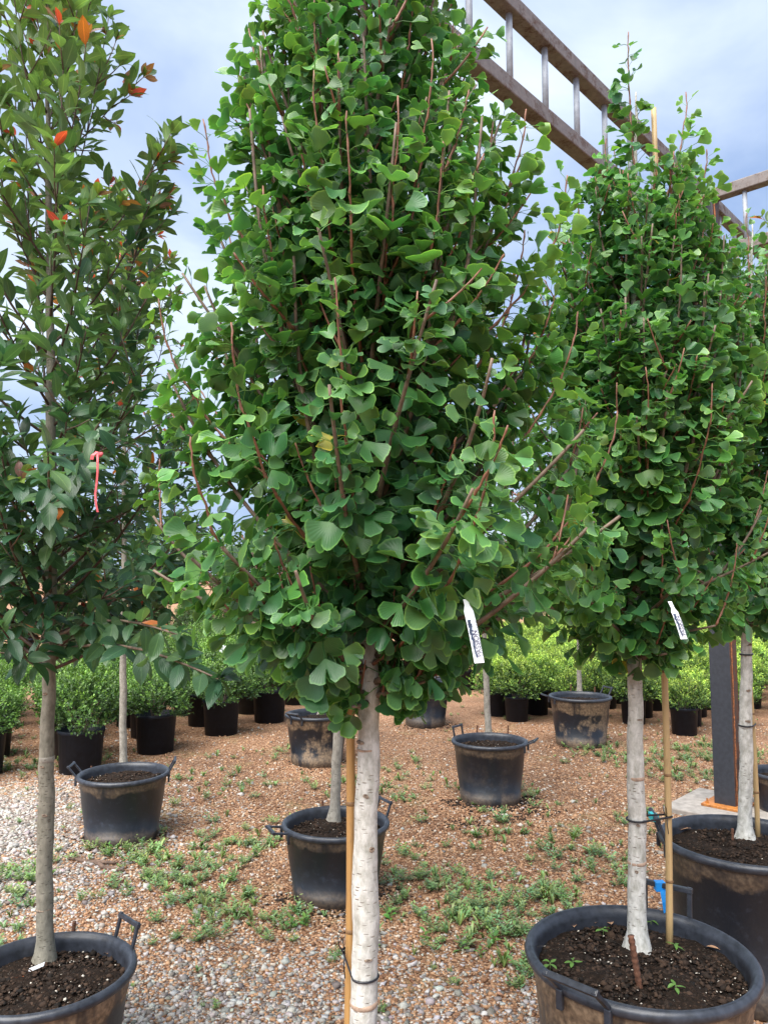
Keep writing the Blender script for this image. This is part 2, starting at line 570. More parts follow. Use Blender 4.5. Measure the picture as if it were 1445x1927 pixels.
gx = np.concatenate([-np.geomspace(500, 6.2, 22), np.linspace(-6, 6, 61), np.geomspace(6.2, 500, 22)])
gy = np.concatenate([-np.geomspace(200, .7, 12), np.linspace(-.5, 12, 64), np.geomspace(12.3, 900, 24)])
GX, GY = np.meshgrid(gx, gy)
fade = np.clip(1 - (np.hypot(GX, GY) - 6) / 6, 0, 1)
GV = np.stack([GX, GY, gz(GX, GY) * fade], -1).reshape(-1, 3)
nx, ny = len(gx), len(gy)
q = []
for j in range(ny - 1):
    for i in range(nx - 1):
        q.append((j * nx + i, j * nx + i + 1, (j + 1) * nx + i + 1, (j + 1) * nx + i))
mb = MB(); mb.add(GV, q)
ground = mb.build('ground', ground_mat())
tag(ground, 'orange brown pea gravel yard with pale crushed stone and weeds', 'ground', kind='structure')

def ground_z(x, y):
    return float(gz(x, y) * np.clip(1 - (math.hypot(x, y) - 6) / 6, 0, 1))

# pebbles -----------------------------------------------------------
def ico():
    bm = bmesh.new()
    bmesh.ops.create_icosphere(bm, subdivisions=1, radius=1)
    V = np.array([v.co[:] for v in bm.verts]); T = np.array([[v.index for v in f.verts] for f in bm.faces])
    bm.free()
    return V, T
ICO = ico()
CUB = (np.array([[x_, y_, z_] for z_ in (-1, 1) for y_ in (-1, 1) for x_ in (-1, 1)], float) * .72,
       np.array([[0, 2, 3], [0, 3, 1], [4, 5, 7], [4, 7, 6], [0, 1, 5], [0, 5, 4], [2, 6, 7], [2, 7, 3], [0, 4, 6], [0, 6, 2], [1, 3, 7], [1, 7, 5]]))
OCT = (np.array([[1, 0, 0], [-1, 0, 0], [0, 1, 0], [0, -1, 0], [0, 0, 1], [0, 0, -1]], float),
       np.array([[0, 2, 4], [2, 1, 4], [1, 3, 4], [3, 0, 4], [2, 0, 5], [1, 2, 5], [3, 1, 5], [0, 3, 5]]))

def lumps(pos, size, col, base, rng, flat=.6, jag=.28):
    V0, T0 = base
    n, k = len(pos), len(V0)
    V = V0[None] * (1 + rng.uniform(-jag, jag, (n, k, 1)))
    V = V * np.stack([rng.uniform(.7, 1.25, n), rng.uniform(.7, 1.1, n), rng.uniform(flat * .7, flat * 1.2, n)], 1)[:, None]
    a = rng.uniform(0, 6.283, n); b = rng.normal(0, .35, n)
    ca, sa, cb, sb = np.cos(a), np.sin(a), np.cos(b), np.sin(b)
    y = V[..., 1] * cb[:, None] - V[..., 2] * sb[:, None]
    z = V[..., 1] * sb[:, None] + V[..., 2] * cb[:, None]
    x = V[..., 0]
    X = x * ca[:, None] - y * sa[:, None]; Y = x * sa[:, None] + y * ca[:, None]
    V = np.stack([X, Y, z], -1) * size[:, None, None] + pos[:, None]
    T = (T0[None] + (np.arange(n) * k)[:, None, None]).reshape(-1, 3)
    return V.reshape(-1, 3), T, np.repeat(col, k, 0)

def pebble_colours(x, y, rng, boost=0):
    n = len(x)
    g = rng.random(n) < np.clip(grey_amount(x, y) * 1.05 + boost + .04, 0, 1)
    t = rng.random((n, 1))
    org = np.array([.16, .075, .040]) * (1 - t) + np.array([.50, .30, .17]) * t
    lt = rng.random(n) < .12
    org[lt] = np.array([.55, .47, .38]) * rng.uniform(.75, 1.1, (lt.sum(), 1))
    gr = np.array([.15, .13, .115]) * (1 - t) + np.array([.50, .475, .44]) * t
    gr *= np.array([1, 1, 1]) + rng.normal(0, .04, (n, 3))
    return np.where(g[:, None], gr, org), g

def scatter_ground(n, y0, y1, power, rng):
    y = y0 + (y1 - y0) * rng.random(n) ** power
    x = rng.uniform(-1, 1, n) * (y * .56 + .15)
    return x, y

x, y = scatter_ground(42000, 2.55, 4.6, 1.35, rng)
c, g = pebble_colours(x, y, rng)
s = np.where(g, rng.gamma(3, .0017, len(x)) + .0025, rng.gamma(4, .0009, len(x)) + .002)
pos = np.stack([x, y, gz(x, y) + s * .15], 1)
Va, Ta, Ca = lumps(pos, s, c, CUB, rng, .6, .38)
x, y = scatter_ground(24000, 4.4, 8.2, 1.3, rng)
c, g = pebble_colours(x, y, rng)
s = np.where(g, rng.gamma(4, .0022, len(x)) + .004, rng.gamma(5, .0012, len(x)) + .004)
pos = np.stack([x, y, gz(x, y) * np.clip(1 - (np.hypot(x, y) - 6) / 6, 0, 1) + s * .1], 1)
Vb, Tb, Cb = lumps(pos, s, c, OCT, rng)
me = tri_mesh('gravel', np.concatenate([Va, Vb]), np.concatenate([Ta, Tb + len(Va)]), np.concatenate([Ca, Cb]), smooth=False, material=M['crumb'])
mkobj('gravel', me, None, ground, 'stuff')

# 280 larger stones, each an object
stone_me = []
for k in range(6):
    V, T, _ = lumps(np.zeros((1, 3)), np.ones(1), np.ones((1, 3)), ICO, rng, .58, .42)
    stone_me.append(tri_mesh('stone', V, T, smooth=False, material=M['stone']))
for i in range(280):
    while True:
        yy = 2.6 + 2.6 * random.random() ** 1.6
        xx = random.uniform(-1, 1) * (yy * .55)
        if random.random() < .12 + float(grey_amount(xx, yy)):
            break
    sz = .007 + .010 * random.random() ** 2.2
    o = mkobj('stone', random.choice(stone_me), None, ground)
    o.location = (xx, yy, float(gz(xx, yy)) + sz * .25)
    o.scale = (sz * random.uniform(.8, 1.4), sz, sz)
    o.rotation_euler = (random.uniform(-.3, .3), random.uniform(-.3, .3), random.uniform(0, 6.28))
    v = random.uniform(.2, .52)
    o.color = (v * 1.02, v * .985, v * .94, 1) if random.random() < .85 else (.38, .2, .12, 1)

# ------------------------------------------------------------------ leaf shapes
def ginkgo_leaf(g, curl, span, notch, pet, bend, ripple, nS=16, rings=(.42, .80, 1.0)):
    """petiole from the origin along +Y, then the fan; upper face +Z. unit = fan radius"""
    S = np.linspace(-1, 1, nS + 1)
    ph, ph2 = g.uniform(0, 6.28), g.uniform(0, 6.28)
    V = [(0, 0, 0)]; UV = [(.5, 0)]
    nf = g.uniform(2.2, 3.6)
    off = g.uniform(-.12, .12)
    for tt in rings:
        for s in S:
            a = s * span
            r = tt * (1 - .08 * abs(s) ** 2.5 - .13 * abs(s) ** 8 * tt)
            if tt > .9:
                r *= 1 + .035 * math.sin(8 * s + ph) + .022 * math.sin(17 * s + ph2)
            r *= 1 - notch * math.exp(-((s - off) / .10) ** 2) * max(0, tt - .3) / .7
            x, y = r * math.sin(a), r * math.cos(a)
            kk = curl * (1.15 - .3 * tt)
            if abs(kk) > 1e-3:
                th = x * kk
                X, Z = math.sin(th) / kk, (1 - math.cos(th)) / kk
            else:
                X, Z = x, 0
            Z += ripple * tt * tt * math.sin(nf * a + ph)
            Z += -.10 * y * y + .07 * s * math.sin(ph2) * tt
            V.append((X, y, Z)); UV.append((s * .5 + .5, tt))
    T = []
    n = nS + 1
    for i in range(nS):
        T.append((0, 1 + i + 1, 1 + i))
    for k in range(len(rings) - 1):
        for i in range(nS):
            a, b = 1 + k * n + i, 1 + (k + 1) * n + i
            T += [(a, a + 1, b + 1), (a, b + 1, b)]
    T = [(a, c, b) for a, b, c in T] if False else T
    V = np.array(V)
    cb, sb = math.cos(bend), math.sin(bend)
    V = np.stack([V[:, 0], V[:, 1] * cb + V[:, 2] * sb, -V[:, 1] * sb + V[:, 2] * cb], 1)
    pe = np.array([0, pet, -.06 * pet])
    V = V + pe
    pp = [(0, 0, 0), (0, pet * .5, .07 * pet), tuple(pe + np.array([0, .03, 0]))]
    pv, pf = tube(pp, [.030, .022, .026], 3, cap=False)
    o = len(V)
    V = np.concatenate([V, np.array(pv)])
    UV += [(.5, .0)] * len(pv)
    for f in pf:
        f = [i + o for i in f]
        T += [(f[0], f[1], f[2]), (f[0], f[2], f[3])]
    V, T = np.array(V), np.array(T)
    # make sure the fan faces +Z
    t0 = T[nS]
    nrm = np.cross(V[t0[1]] - V[t0[0]], V[t0[2]] - V[t0[0]])
    if nrm[2] < 0:
        T = T[:, [0, 2, 1]]
    return V, T, np.array(UV)

def oval_leaf(g, fold, arch, width, twist, wave, low=False):
    ys = (0, .12, .32, .56, .80, 1.0) if not low else (0, .25, .65, 1.0)
    prof = (.03, .50, .93, 1.0, .66, .03) if not low else (.03, .82, .92, .03)
    cols = (-1, -.5, 0, .5, 1) if not low else (-1, 0, 1)
    nc = len(cols)
    V, UV, T = [], [], []
    ph = g.uniform(0, 6.28)
    pet = .10
    for k, (y, p) in enumerate(zip(ys, prof)):
        hw = width * .5 * p
        tw = twist * y
        for s in cols:
            xx = s * hw
            zz = abs(xx) * fold + wave * math.sin(7 * y + ph + (1.5 if s > 0 else 0)) * abs(s) * .5
            X, Z = xx * math.cos(tw) - zz * math.sin(tw), xx * math.sin(tw) + zz * math.cos(tw)
            th = arch * y
            yy = y if abs(arch) < 1e-3 else math.sin(th) / arch
            dz = 0 if abs(arch) < 1e-3 else -(1 - math.cos(th)) / arch
            V.append((X, pet + yy, Z + dz)); UV.append((.5 + s * .5, y))
    for k in range(len(ys) - 1):
        for i in range(nc - 1):
            a, b = k * nc + i, (k + 1) * nc + i
            T += [(a, a + 1, b + 1), (a, b + 1, b)]
    pv, pf = tube([(0, 0, 0), (0, pet + .02, 0)], [.014, .012], 3, cap=False)
    o = len(V)
    V += [tuple(p) for p in pv]; UV += [(.5, .5)] * len(pv)
    for f in pf:
        f = [i + o for i in f]
        T += [(f[0], f[1], f[2]), (f[0], f[2], f[3])]
    return np.array(V), np.array(T), np.array(UV)

GL, GL_low, OL_low = [], [], []
g_ = random.Random(3)
for k in range(26):
    curl = g_.choice([.3, .6, 1.0, 1.4, 1.8, 2.3, 2.9]) * g_.uniform(.8, 1.2)
    sd0 = g_.randrange(10 ** 6)
    args_ = (curl, R(g_.uniform(40, 70)), g_.choice([0, .08, .2, .4, .6]), g_.uniform(.7, 1.35),
             R(g_.uniform(-15, 45)), g_.uniform(.05, .15))
    GL.append(ginkgo_leaf(random.Random(sd0), *args_))
    GL_low.append(ginkgo_leaf(random.Random(sd0), *args_, nS=8, rings=(.55, 1.0)))
OL = []
for k in range(16):
    args_ = (g_.uniform(.05, .5), g_.uniform(.1, .9), g_.uniform(.34, .47), g_.uniform(-.5, .5), g_.uniform(.0, .06))
    OL.append(oval_leaf(g_, *args_)); OL_low.append(oval_leaf(g_, *args_, low=True))
GL_me = [tri_mesh('leaf', v, t, None, u, True, M['ginkgo_o']) for v, t, u in GL]
OL_me = [tri_mesh('leaf', v, t, None, u, True, M['oval_o']) for v, t, u in OL]

# ------------------------------------------------------------------ trees: shape generation
def unit(v):
    return v / (np.linalg.norm(v) + 1e-9)

class Tree:
    def __init__(s, name):
        s.name = name
        s.branches = []          # (pts, radii, material)
        s.leaves = []            # (pos, axis, normal, scale, variant, tint)

def rot_of(a, n):
    a = unit(a); n = unit(n - a * np.dot(a, n)); x = np.cross(a, n)
    return np.stack([x, a, n], 1)

def interp_prof(prof, h):
    hs = [p[0] for p in prof]; rs = [p[1] for p in prof]
    return float(np.interp(h, hs, rs))

def ginkgo_tint(g, age):
    """age 0 young .. 1 old"""
    r = g.random()
    if r < .002:
        return np.array([.28, .27, .045])
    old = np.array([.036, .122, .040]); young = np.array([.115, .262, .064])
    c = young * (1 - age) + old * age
    return c * g.uniform(.72, 1.3) * np.array([g.uniform(.85, 1.2), 1, g.uniform(.75, 1.3)])

def make_ginkgo(name, base, z0, top, lean, r0, prof, nbr, seed, leaf=.040, tips=(), spur=.036, face=0.0, pw=1.3, per=(2, 5)):
    g = random.Random(seed)
    T = Tree(name); T.kind = 'ginkgo'
    hb = prof[0][0]
    wob = [g.uniform(-1, 1) for _ in range(4)]
    def axis(h):
        t = (h - z0) / (top - z0)
        wx = .009 * math.sin(5 * t + wob[0] * 3) * min(1, t * 4); wy = .012 * math.sin(4 * t + wob[1] * 3) * min(1, t * 4)
        return np.array([base[0] + lean[0] * t + wx, base[1] + lean[1] * t + wy, h])
    def rad_of(h, az):
        return interp_prof(prof, h) * (1 - face * max(0.0, -math.sin(az)) ** 1.5)
    T.axis = axis
    hs = np.concatenate([[z0 - .03, z0, z0 + .02, z0 + .05, z0 + .10], np.linspace(z0 + .18, top, 26)])
    rr = []
    for h in hs:
        t = max(0, (h - z0) / (top - z0))
        r = r0 * (1 - t) ** .85 * 1.0 + .0025
        if h < z0 + .08: r *= 1 + .55 * max(0, 1 - (h - z0) / .08) ** 2
        r *= 1 + .03 * math.sin(h * 31 + wob[2])
        rr.append(r)
    T.trunk = (np.array([axis(max(h, z0)) if h >= z0 else axis(z0) - np.array([0, 0, .03]) for h in hs]), rr)
    ups = np.array([0, 0, 1.0])

    def leaves_along(pts, start, bare, is_tip):
        seg = np.linalg.norm(np.diff(pts, axis=0), axis=1); Ls = np.concatenate([[0], np.cumsum(seg)]); tot = Ls[-1]
        d = start
        while d < tot - bare:
            p = np.array([np.interp(d, Ls, pts[:, k]) for k in range(3)])
            b = unit(np.array([np.interp(min(d + .02, tot), Ls, pts[:, k]) for k in range(3)]) - p)
            ax = axis(p[2]); o = p - ax; o[2] = 0; rad = np.linalg.norm(o); o = unit(o)
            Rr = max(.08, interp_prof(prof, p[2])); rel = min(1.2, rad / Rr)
            th = np.clip((p[2] - hb) / (prof[-1][0] - hb), 0, 1)
            droop = -.85 + 1.45 * min(1, th * 1.7)
            nl = g.randint(*per) if not (is_tip and d > tot - .10) else 2
            for _ in range(nl):
                rv = np.array([g.gauss(0, 1), g.gauss(0, 1), g.gauss(0, 1)]); rv = unit(rv - b * np.dot(rv, b) * .6)
                a = unit(.5 * o + droop * ups * .62 + .85 * rv + .15 * b)
                nr = ups * .75 + o * (.55 if droop > -.2 else .95) + np.array([g.gauss(0, .38) for _ in range(3)])
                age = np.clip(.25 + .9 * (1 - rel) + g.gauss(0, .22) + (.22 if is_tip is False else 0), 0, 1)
                sc = leaf * g.uniform(.72, 1.18) * (1 - .3 * (d > tot - .15)) * (.82 + .25 * (1 - th))
                T.leaves.append((p, a, nr, sc, g.randrange(len(GL)), ginkgo_tint(g, age)))
            d += spur * g.uniform(.7, 1.35)

    def add_branch(pts, r, mat, start, bare, is_tip=False):
        pts = np.array(pts); n = len(pts)
        rad = np.linspace(r, max(.0016, r * .42), n)
        T.branches.append((pts, rad, mat))
        leaves_along(pts, start, bare, is_tip)

    for i in range(nbr):
        t = (i + .5) / nbr
        h0 = hb - .06 + (prof[-1][0] - .35 - hb) * t ** pw
        az = i * 2.39996 + g.uniform(-.4, .4)
        el = R(g.uniform(22, 42) + 22 * t) if i > nbr * .2 else R(g.uniform(2, 26))
        p = axis(h0); pts = [p]
        step = .035; tgt = g.uniform(.82, 1.06); curv = R(g.uniform(1.0, 3.4)); azd = R(g.uniform(-2, 2))
        for k in range(26):
            d = np.array([math.cos(az) * math.cos(el), math.sin(az) * math.cos(el), math.sin(el)])
            p = p + d * step; pts.append(p)
            el = min(R(84), el + curv * g.uniform(.4, 1.5)); az += azd
            ra = np.linalg.norm((p - axis(p[2]))[:2])
            if (ra > rad_of(p[2], az) * tgt and k > 2) or p[2] > prof[-1][0]: break
        add_branch(pts, .0042 + .0035 * (1 - t), 'twig2', .05, .01 if g.random() < .7 else .05)
        # side shoots, steeper
        nb = g.choice([1, 2, 2, 3])
        for _ in range(nb):
            k = g.randrange(1, len(pts))
            p2 = pts[k]; az2 = az + g.uniform(-1.3, 1.3); el2 = R(g.uniform(30, 70)); sh = [p2]
            for q in range(g.randint(3, 9)):
                d = np.array([math.cos(az2) * math.cos(el2), math.sin(az2) * math.cos(el2), math.sin(el2)])
                p2 = p2 + d * .03; sh.append(p2); el2 = min(R(85), el2 + R(3))
                if np.linalg.norm((p2 - axis(p2[2]))[:2]) > rad_of(p2[2], az2) * 1.08: break
            if len(sh) > 2:
                add_branch(sh, .003, 'twig', .025, .02)
    # long shoots whose bare tips stick out of the crown, set where the photograph shows them
    for (px, py) in tips:
        f = base[1]
        for _ in range(6):
            P = at_f(px, py, f); Rr = interp_prof(prof, P[2]) * (1 - face * .8) + .015
            dx = P[0] - axis(P[2])[0]
            f = axis(P[2])[1] - math.sqrt(max(Rr * Rr - dx * dx, 1e-4))
        P = at_f(px, py, f)
        s0 = axis(max(hb + .02, P[2] - .50)); pts = []
        for k in range(15):
            t = k / 14
            e = t ** 1.7
            pts.append(np.array([s0[0] + (P[0] - s0[0]) * (1 - (1 - t) ** 1.7), s0[1] + (P[1] - s0[1]) * (1 - (1 - t) ** 1.7), s0[2] + (P[2] - s0[2]) * (.45 * t + .55 * e)]))
        add_branch([p_ + np.array([g.gauss(0, .0025), g.gauss(0, .0025), 0]) for p_ in pts], .0040, 'twig', .05, g.uniform(.01, .035), True)
    # leader
    for h in np.arange(prof[-1][0] - .5, top - .05, .03):
        p = axis(h)
        for _ in range(3):
            a_ = g.uniform(0, 6.28)
            a = unit(np.array([math.cos(a_), math.sin(a_), g.uniform(.1, 1.0)]))
            T.leaves.append((p, a, ups + np.array([g.gauss(0, .4) for _ in range(3)]), leaf * g.uniform(.6, 1.0), g.randrange(len(GL)), ginkgo_tint(g, .5)))
    return T

def oval_tint(g, tip, th, warm):
    if tip:
        r = g.random()
        if r < .22 * warm: return np.array([.50, .075, .045]) * g.uniform(.7, 1.1)
        if r < .42 * warm: return np.array([.30, .135, .05]) * g.uniform(.7, 1.1)
        if r < .75 * warm: return np.array([.22, .12, .10]) * g.uniform(.7, 1.2)
        return np.array([.13, .20, .04]) * g.uniform(.8, 1.2)
    if g.random() < .012: return np.array([.38, .12, .03])
    lo = np.array([.034, .092, .048]); hi = np.array([.145, .245, .080])  # backlight put into the colour: leaves get lighter and yellower up the crown
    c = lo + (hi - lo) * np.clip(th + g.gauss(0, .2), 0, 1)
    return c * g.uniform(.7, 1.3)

def make_oval_tree(name, base, z0, top, lean, r0, prof, nbr, seed, leaf=.085, shoots=(), twigs=(3, 6), warm=1.0, leafgap=.022):
    g = random.Random(seed)
    T = Tree(name); T.kind = 'oval'
    hb = prof[0][0]
    wob = [g.uniform(-1, 1) for _ in range(4)]
    def axis(h):
        t = (h - z0) / (top - z0)
        return np.array([base[0] + lean[0] * t + .006 * math.sin(6 * t + wob[0] * 3) * min(1, t * 4), base[1] + lean[1] * t + .012 * math.sin(5 * t + wob[1]) * min(1, t * 4), h])
    T.axis = axis
    hs = np.concatenate([[z0 - .03, z0, z0 + .03, z0 + .07, z0 + .12], np.linspace(z0 + .2, top, 26)])
    rr = []
    for h in hs:
        t = max(0, (h - z0) / (top - z0))
        r = r0 * (1 - t) ** .9 + .002
        if h < z0 + .1: r *= 1 + .5 * max(0, 1 - (h - z0) / .10) ** 2
        rr.append(r * (1 + .025 * math.sin(27 * h)))
    T.trunk = (np.array([axis(max(h, z0)) if h >= z0 else axis(z0) - np.array([0, 0, .03]) for h in hs]), rr)
    ups = np.array([0, 0, 1.0])
    def leafy(pts, start, th, up):
        seg = np.linalg.norm(np.diff(pts, axis=0), axis=1); Ls = np.concatenate([[0], np.cumsum(seg)]); tot = Ls[-1]
        d = start; k = 0; ph = g.uniform(0, 6.28)
        droop = -.5 + 1.5 * min(th, .7)
        while d < tot:
            p = np.array([np.interp(d, Ls, pts[:, q]) for q in range(3)])
            b = unit(np.array([np.interp(min(d + .02, tot), Ls, pts[:, q]) for q in range(3)]) - p + 1e-6)
            x = unit(np.cross(b, np.array([.3, .2, .9]))); y = np.cross(b, x)
            ang = ph + k * 2.4; k += 1
            rv = x * math.cos(ang) + y * math.sin(ang)
            a = unit(.62 * rv + .62 * b + droop * .6 * ups + np.array([g.gauss(0, .2) for _ in range(3)]))
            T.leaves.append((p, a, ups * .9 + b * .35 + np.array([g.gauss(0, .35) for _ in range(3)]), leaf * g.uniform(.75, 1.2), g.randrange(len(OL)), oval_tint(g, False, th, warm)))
            d += leafgap * (1 + .5 * th) * g.uniform(.7, 1.4)
        p = pts[-1]; b = unit(pts[-1] - pts[-2])
        x = unit(np.cross(b, np.array([.3, .2, .9]))); y = np.cross(b, x)
        tipc = up and g.random() < (.05 if th < .4 else .52)
        for q in range(g.randint(4, 6)):
            ang = ph + q * 2.4
            a = unit((x * math.cos(ang) + y * math.sin(ang)) * g.uniform(.3, .9) + b * .7 + .2 * ups)
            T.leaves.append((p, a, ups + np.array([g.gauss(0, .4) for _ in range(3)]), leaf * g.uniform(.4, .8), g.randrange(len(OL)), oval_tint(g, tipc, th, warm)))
    def add(pts, r, start, th, mat='twig3', up=True):
        pts = np.array(pts)
        T.branches.append((pts, np.linspace(r, max(.0014, r * .35), len(pts)), mat))
        leafy(pts, start, th, up)
    def grow(p, az, el, n, step, curv):
        pts = [p]
        for k in range(n):
            p = p + step * np.array([math.cos(az) * math.cos(el), math.sin(az) * math.cos(el), math.sin(el)])
            pts.append(p); el = min(R(82), el + curv * g.uniform(.3, 1.6)); az += R(g.uniform(-4, 4))
            if np.linalg.norm((p - axis(p[2]))[:2]) > interp_prof(prof, p[2]) * g.uniform(.9, 1.12) and k > 1: break
        return pts, az, el
    for i in range(nbr):
        t = (i + .5) / nbr
        h0 = hb + (top - .25 - hb) * t ** 1.45
        az = i * 2.39996 + g.uniform(-.4, .4)
        el = R(g.uniform(4, 30) + 48 * t)
        pts, az1, el1 = grow(axis(h0), az, el, 20, .05, R(2.2))
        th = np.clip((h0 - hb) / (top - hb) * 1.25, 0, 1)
        add(pts, .007 * (1 - .55 * t), .10 if len(pts) > 4 else .04, th, 'twig3')
        for _ in range(max(1, int(g.randint(*twigs) * (1.0 if t < .4 else .8)))):
            k = g.randrange(1, len(pts))
            tw, _, _ = grow(pts[k], az1 + g.uniform(-1.5, 1.5), R(g.uniform(0, 60) + 15 * t), g.randint(2, 5), .04, R(5))
            if len(tw) > 2: add(tw, .0028, .03, th, 'twig2')
    for (s_h, ex) in shoots:
        e = np.array(ex); s0 = axis(s_h)
        pts = [s0 + (e - s0) * t + np.array([0, 0, .05 * math.sin(math.pi * t)]) for t in np.linspace(0, 1, 9)]
        add(pts, .006, .22, .15, 'twig2')
    pts = np.array([axis(h) for h in np.linspace(top - .6, top, 8)])
    leafy(pts, 0, 1.0, True)
    return T

# ------------------------------------------------------------------ pots
def pot_from_px(cx, cy, wpx, base_y=None, D=None):
    """centre, rim radius and height of a pot from its rim ellipse and the foot of its front wall"""
    if base_y is None:
        Rr = D / 2
        z = F * D / wpx
        d = ray(cx, cy); P = np.array([0, 0, CAM_H]) + d * z
        return P[:2], Rr, P[2]
    Rr = .25
    for _ in range(12):
        f = at_h(cx, base_y, 0.0)[1] + .80 * Rr
        z = at_f(cx, cy, f); zz = proj(z)[2]
        Rr = wpx * zz / (2 * F)
    P = at_f(cx, cy, f)
    return P[:2], Rr, P[2]

def make_pot(root, Rr, H, mat, handles, seed=0, seg=56, soil_drop=.055, crumbs=True, tape=None):
    """parts under root (root stands on the ground at the pot's centre)"""
    rb = .80 * Rr; bead = .030 * Rr + .006
    g = random.Random(seed)
    w = MB()
    w.lathe([(.001, .004), (rb - .02, .004), (rb - .004, 0), (rb, .006), (rb + (Rr - rb) * .12, H * .16), (rb + (Rr - rb) * .13 - .004, H * .165),
             (rb + (Rr - rb) * .5, H * .55), (Rr - .016, H - .075), (Rr - .012, H - .07), (Rr - .009, H - .02)], seg, wob=.004, seed=seed)
    wall = w.build('pot', mat, root)
    r = MB()
    prof = []
    for k in range(11):
        a = -2.3 + k * (4.0 / 10) + .2
        prof.append((Rr - bead * .3 + bead * math.cos(a), H - bead + bead * math.sin(a) * 1.05))
    prof += [(Rr - bead * 1.5, H - bead * 1.2), (Rr - bead * 1.6, H - .03), (Rr - bead * 1.8 - .004, H - soil_drop - .02)]
    r.lathe(prof, seg, wob=.004, seed=seed)
    r.build('rim', M['rim'], wall)
    for (ang, lift) in handles:
        hm = MB()
        a = R(ang); c = Vector((math.cos(a), math.sin(a), 0)); tn = Vector((-math.sin(a), math.cos(a), 0)); up = Vector((0, 0, 1))
        hw, hh = .055 * Rr / .25, .075 * Rr / .25
        outv = c * math.cos(R(lift)) + up * math.sin(R(lift))
        b0 = c * (Rr - .004) + up * (H - bead)
        k = .012 * Rr / .25
        pts = [b0 - tn * hw - up * .03, b0 - tn * hw, b0 - tn * hw + outv * hh, b0 + tn * hw + outv * hh, b0 + tn * hw, b0 + tn * hw - up * .03]
        zax = outv.normalized()
        Mx = Matrix((tn, zax.cross(tn).normalized(), zax)).transposed()
        for sgn in (-1, 1):
            hm.box(b0 + tn * (hw * sgn) + outv * (hh * .5), (k, k * .8, hh + .02), Mx)
            hm.box(b0 + tn * (hw * sgn) - up * .022 + c * .006, (k * 1.25, k, .05), Matrix((tn, c, up)).transposed())
        hm.box(b0 + outv * hh, (hw * 2 + k * 1.3, k * 1.15, k * 1.1), Mx)
        ho = hm.build('handle', M['rim'], wall, smooth=False)
        bv = ho.modifiers.new('bevel', 'BEVEL'); bv.width = k * .18; bv.segments = 2
    # soil
    zs = H - soil_drop
    rs = Rr - bead * 1.7
    nr, na = 12, 48
    V = [(0, 0, zs + .012)]; fc = []
    for i in range(1, nr + 1):
        for j in range(na):
            a = 2 * math.pi * j / na; rr = rs * i / nr
            V.append((rr * math.cos(a), rr * math.sin(a), zs + .012 * (1 - (i / nr) ** 2) + .006 * math.sin(17 * rr + 3 * a + seed) + g.uniform(-.004, .004)))
    for j in range(na):
        fc.append((0, 1 + j, 1 + (j + 1) % na))
    for i in range(nr - 1):
        for j in range(na):
            a, b = 1 + i * na + j, 1 + i * na + (j + 1) % na
            fc.append((a, a + na, b + na, b))
    sm = MB(); sm.add(V, fc)
    sm.build('soil', M['soil'], wall)
    if crumbs:
        n = crumbs
        rr_ = np.random.default_rng(seed + 50)
        a = rr_.uniform(0, 6.283, n); r_ = rs * .98 * np.sqrt(rr_.random(n))
        s = rr_.gamma(3, .0016, n) + .0015
        pos = np.stack([r_ * np.cos(a), r_ * np.sin(a), zs + .012 * (1 - (r_ / rs) ** 2) + .003 + 0 * r_], 1)
        t = rr_.random((n, 1))
        col = np.array([.008, .006, .0045]) * (1 - t) + np.array([.055, .032, .020]) * t
        per = rr_.random(n) < .06; col[per] = np.array([.5, .45, .38]); s[per] *= .5
        V, T, C = lumps(pos, s, col, OCT, rr_, .5, .4)
        mkobj('soil_crumbs', tri_mesh('soil_crumbs', V, T, C, smooth=False, material=M['crumb']), None, wall, 'stuff')
    return wall, zs

def rebar(px, y_top, y_bot, h_bot, label, r=.0055, fwd=None):
    b = at_h(px[1], y_bot, h_bot) if fwd is None else at_f(px[1], y_bot, fwd)
    t = at_f(px[0], y_top, b[1])
    b = b + (b - t) * .15
    m_ = MB()
    n = 26
    pts = [b + (t - b) * k / n for k in range(n + 1)]
    m_.tube(pts, [r * (1.0 + .16 * math.sin(k * 2.2)) for k in range(n + 1)], 8)
    o = m_.build('rebar_stake', M['rebar'])
    tag(o, label, 'stake')
    return o

# positions ------------------------------------------------------------
POTS = {}
def reg(key, *a, **k):
    POTS[key] = pot_from_px(*a, **k)
reg('near_left', 85, 1825, 318, D=.50)
reg('left', 233, 1453, 163, base_y=1592)
reg('mid', 632, 1545, 197, base_y=1716)
reg('back_mid', 597, 1342, 118, base_y=1445)
reg('back_right', 921, 1392, 138, base_y=1525)
reg('far_right', 1091, 1309, 113, base_y=1410)
reg('front', 1203, 1790, 412, D=.60)
reg('right', 1402, 1578, 300, D=.60)
reg('edge', 1478, 1453, 122, base_y=1548)
reg('dark', 800, 1278, 92, base_y=1371)
for k, v in POTS.items():
    print('POT', k, np.round(v[0], 2), 'R %.3f H %.3f' % (v[1], v[2]))

CENTRE = np.array([at_f(686, 1300, 1.62)[0], 1.62])
FR, RT = POTS['front'][0], POTS['right'][0]
NL = POTS['near_left'][0]

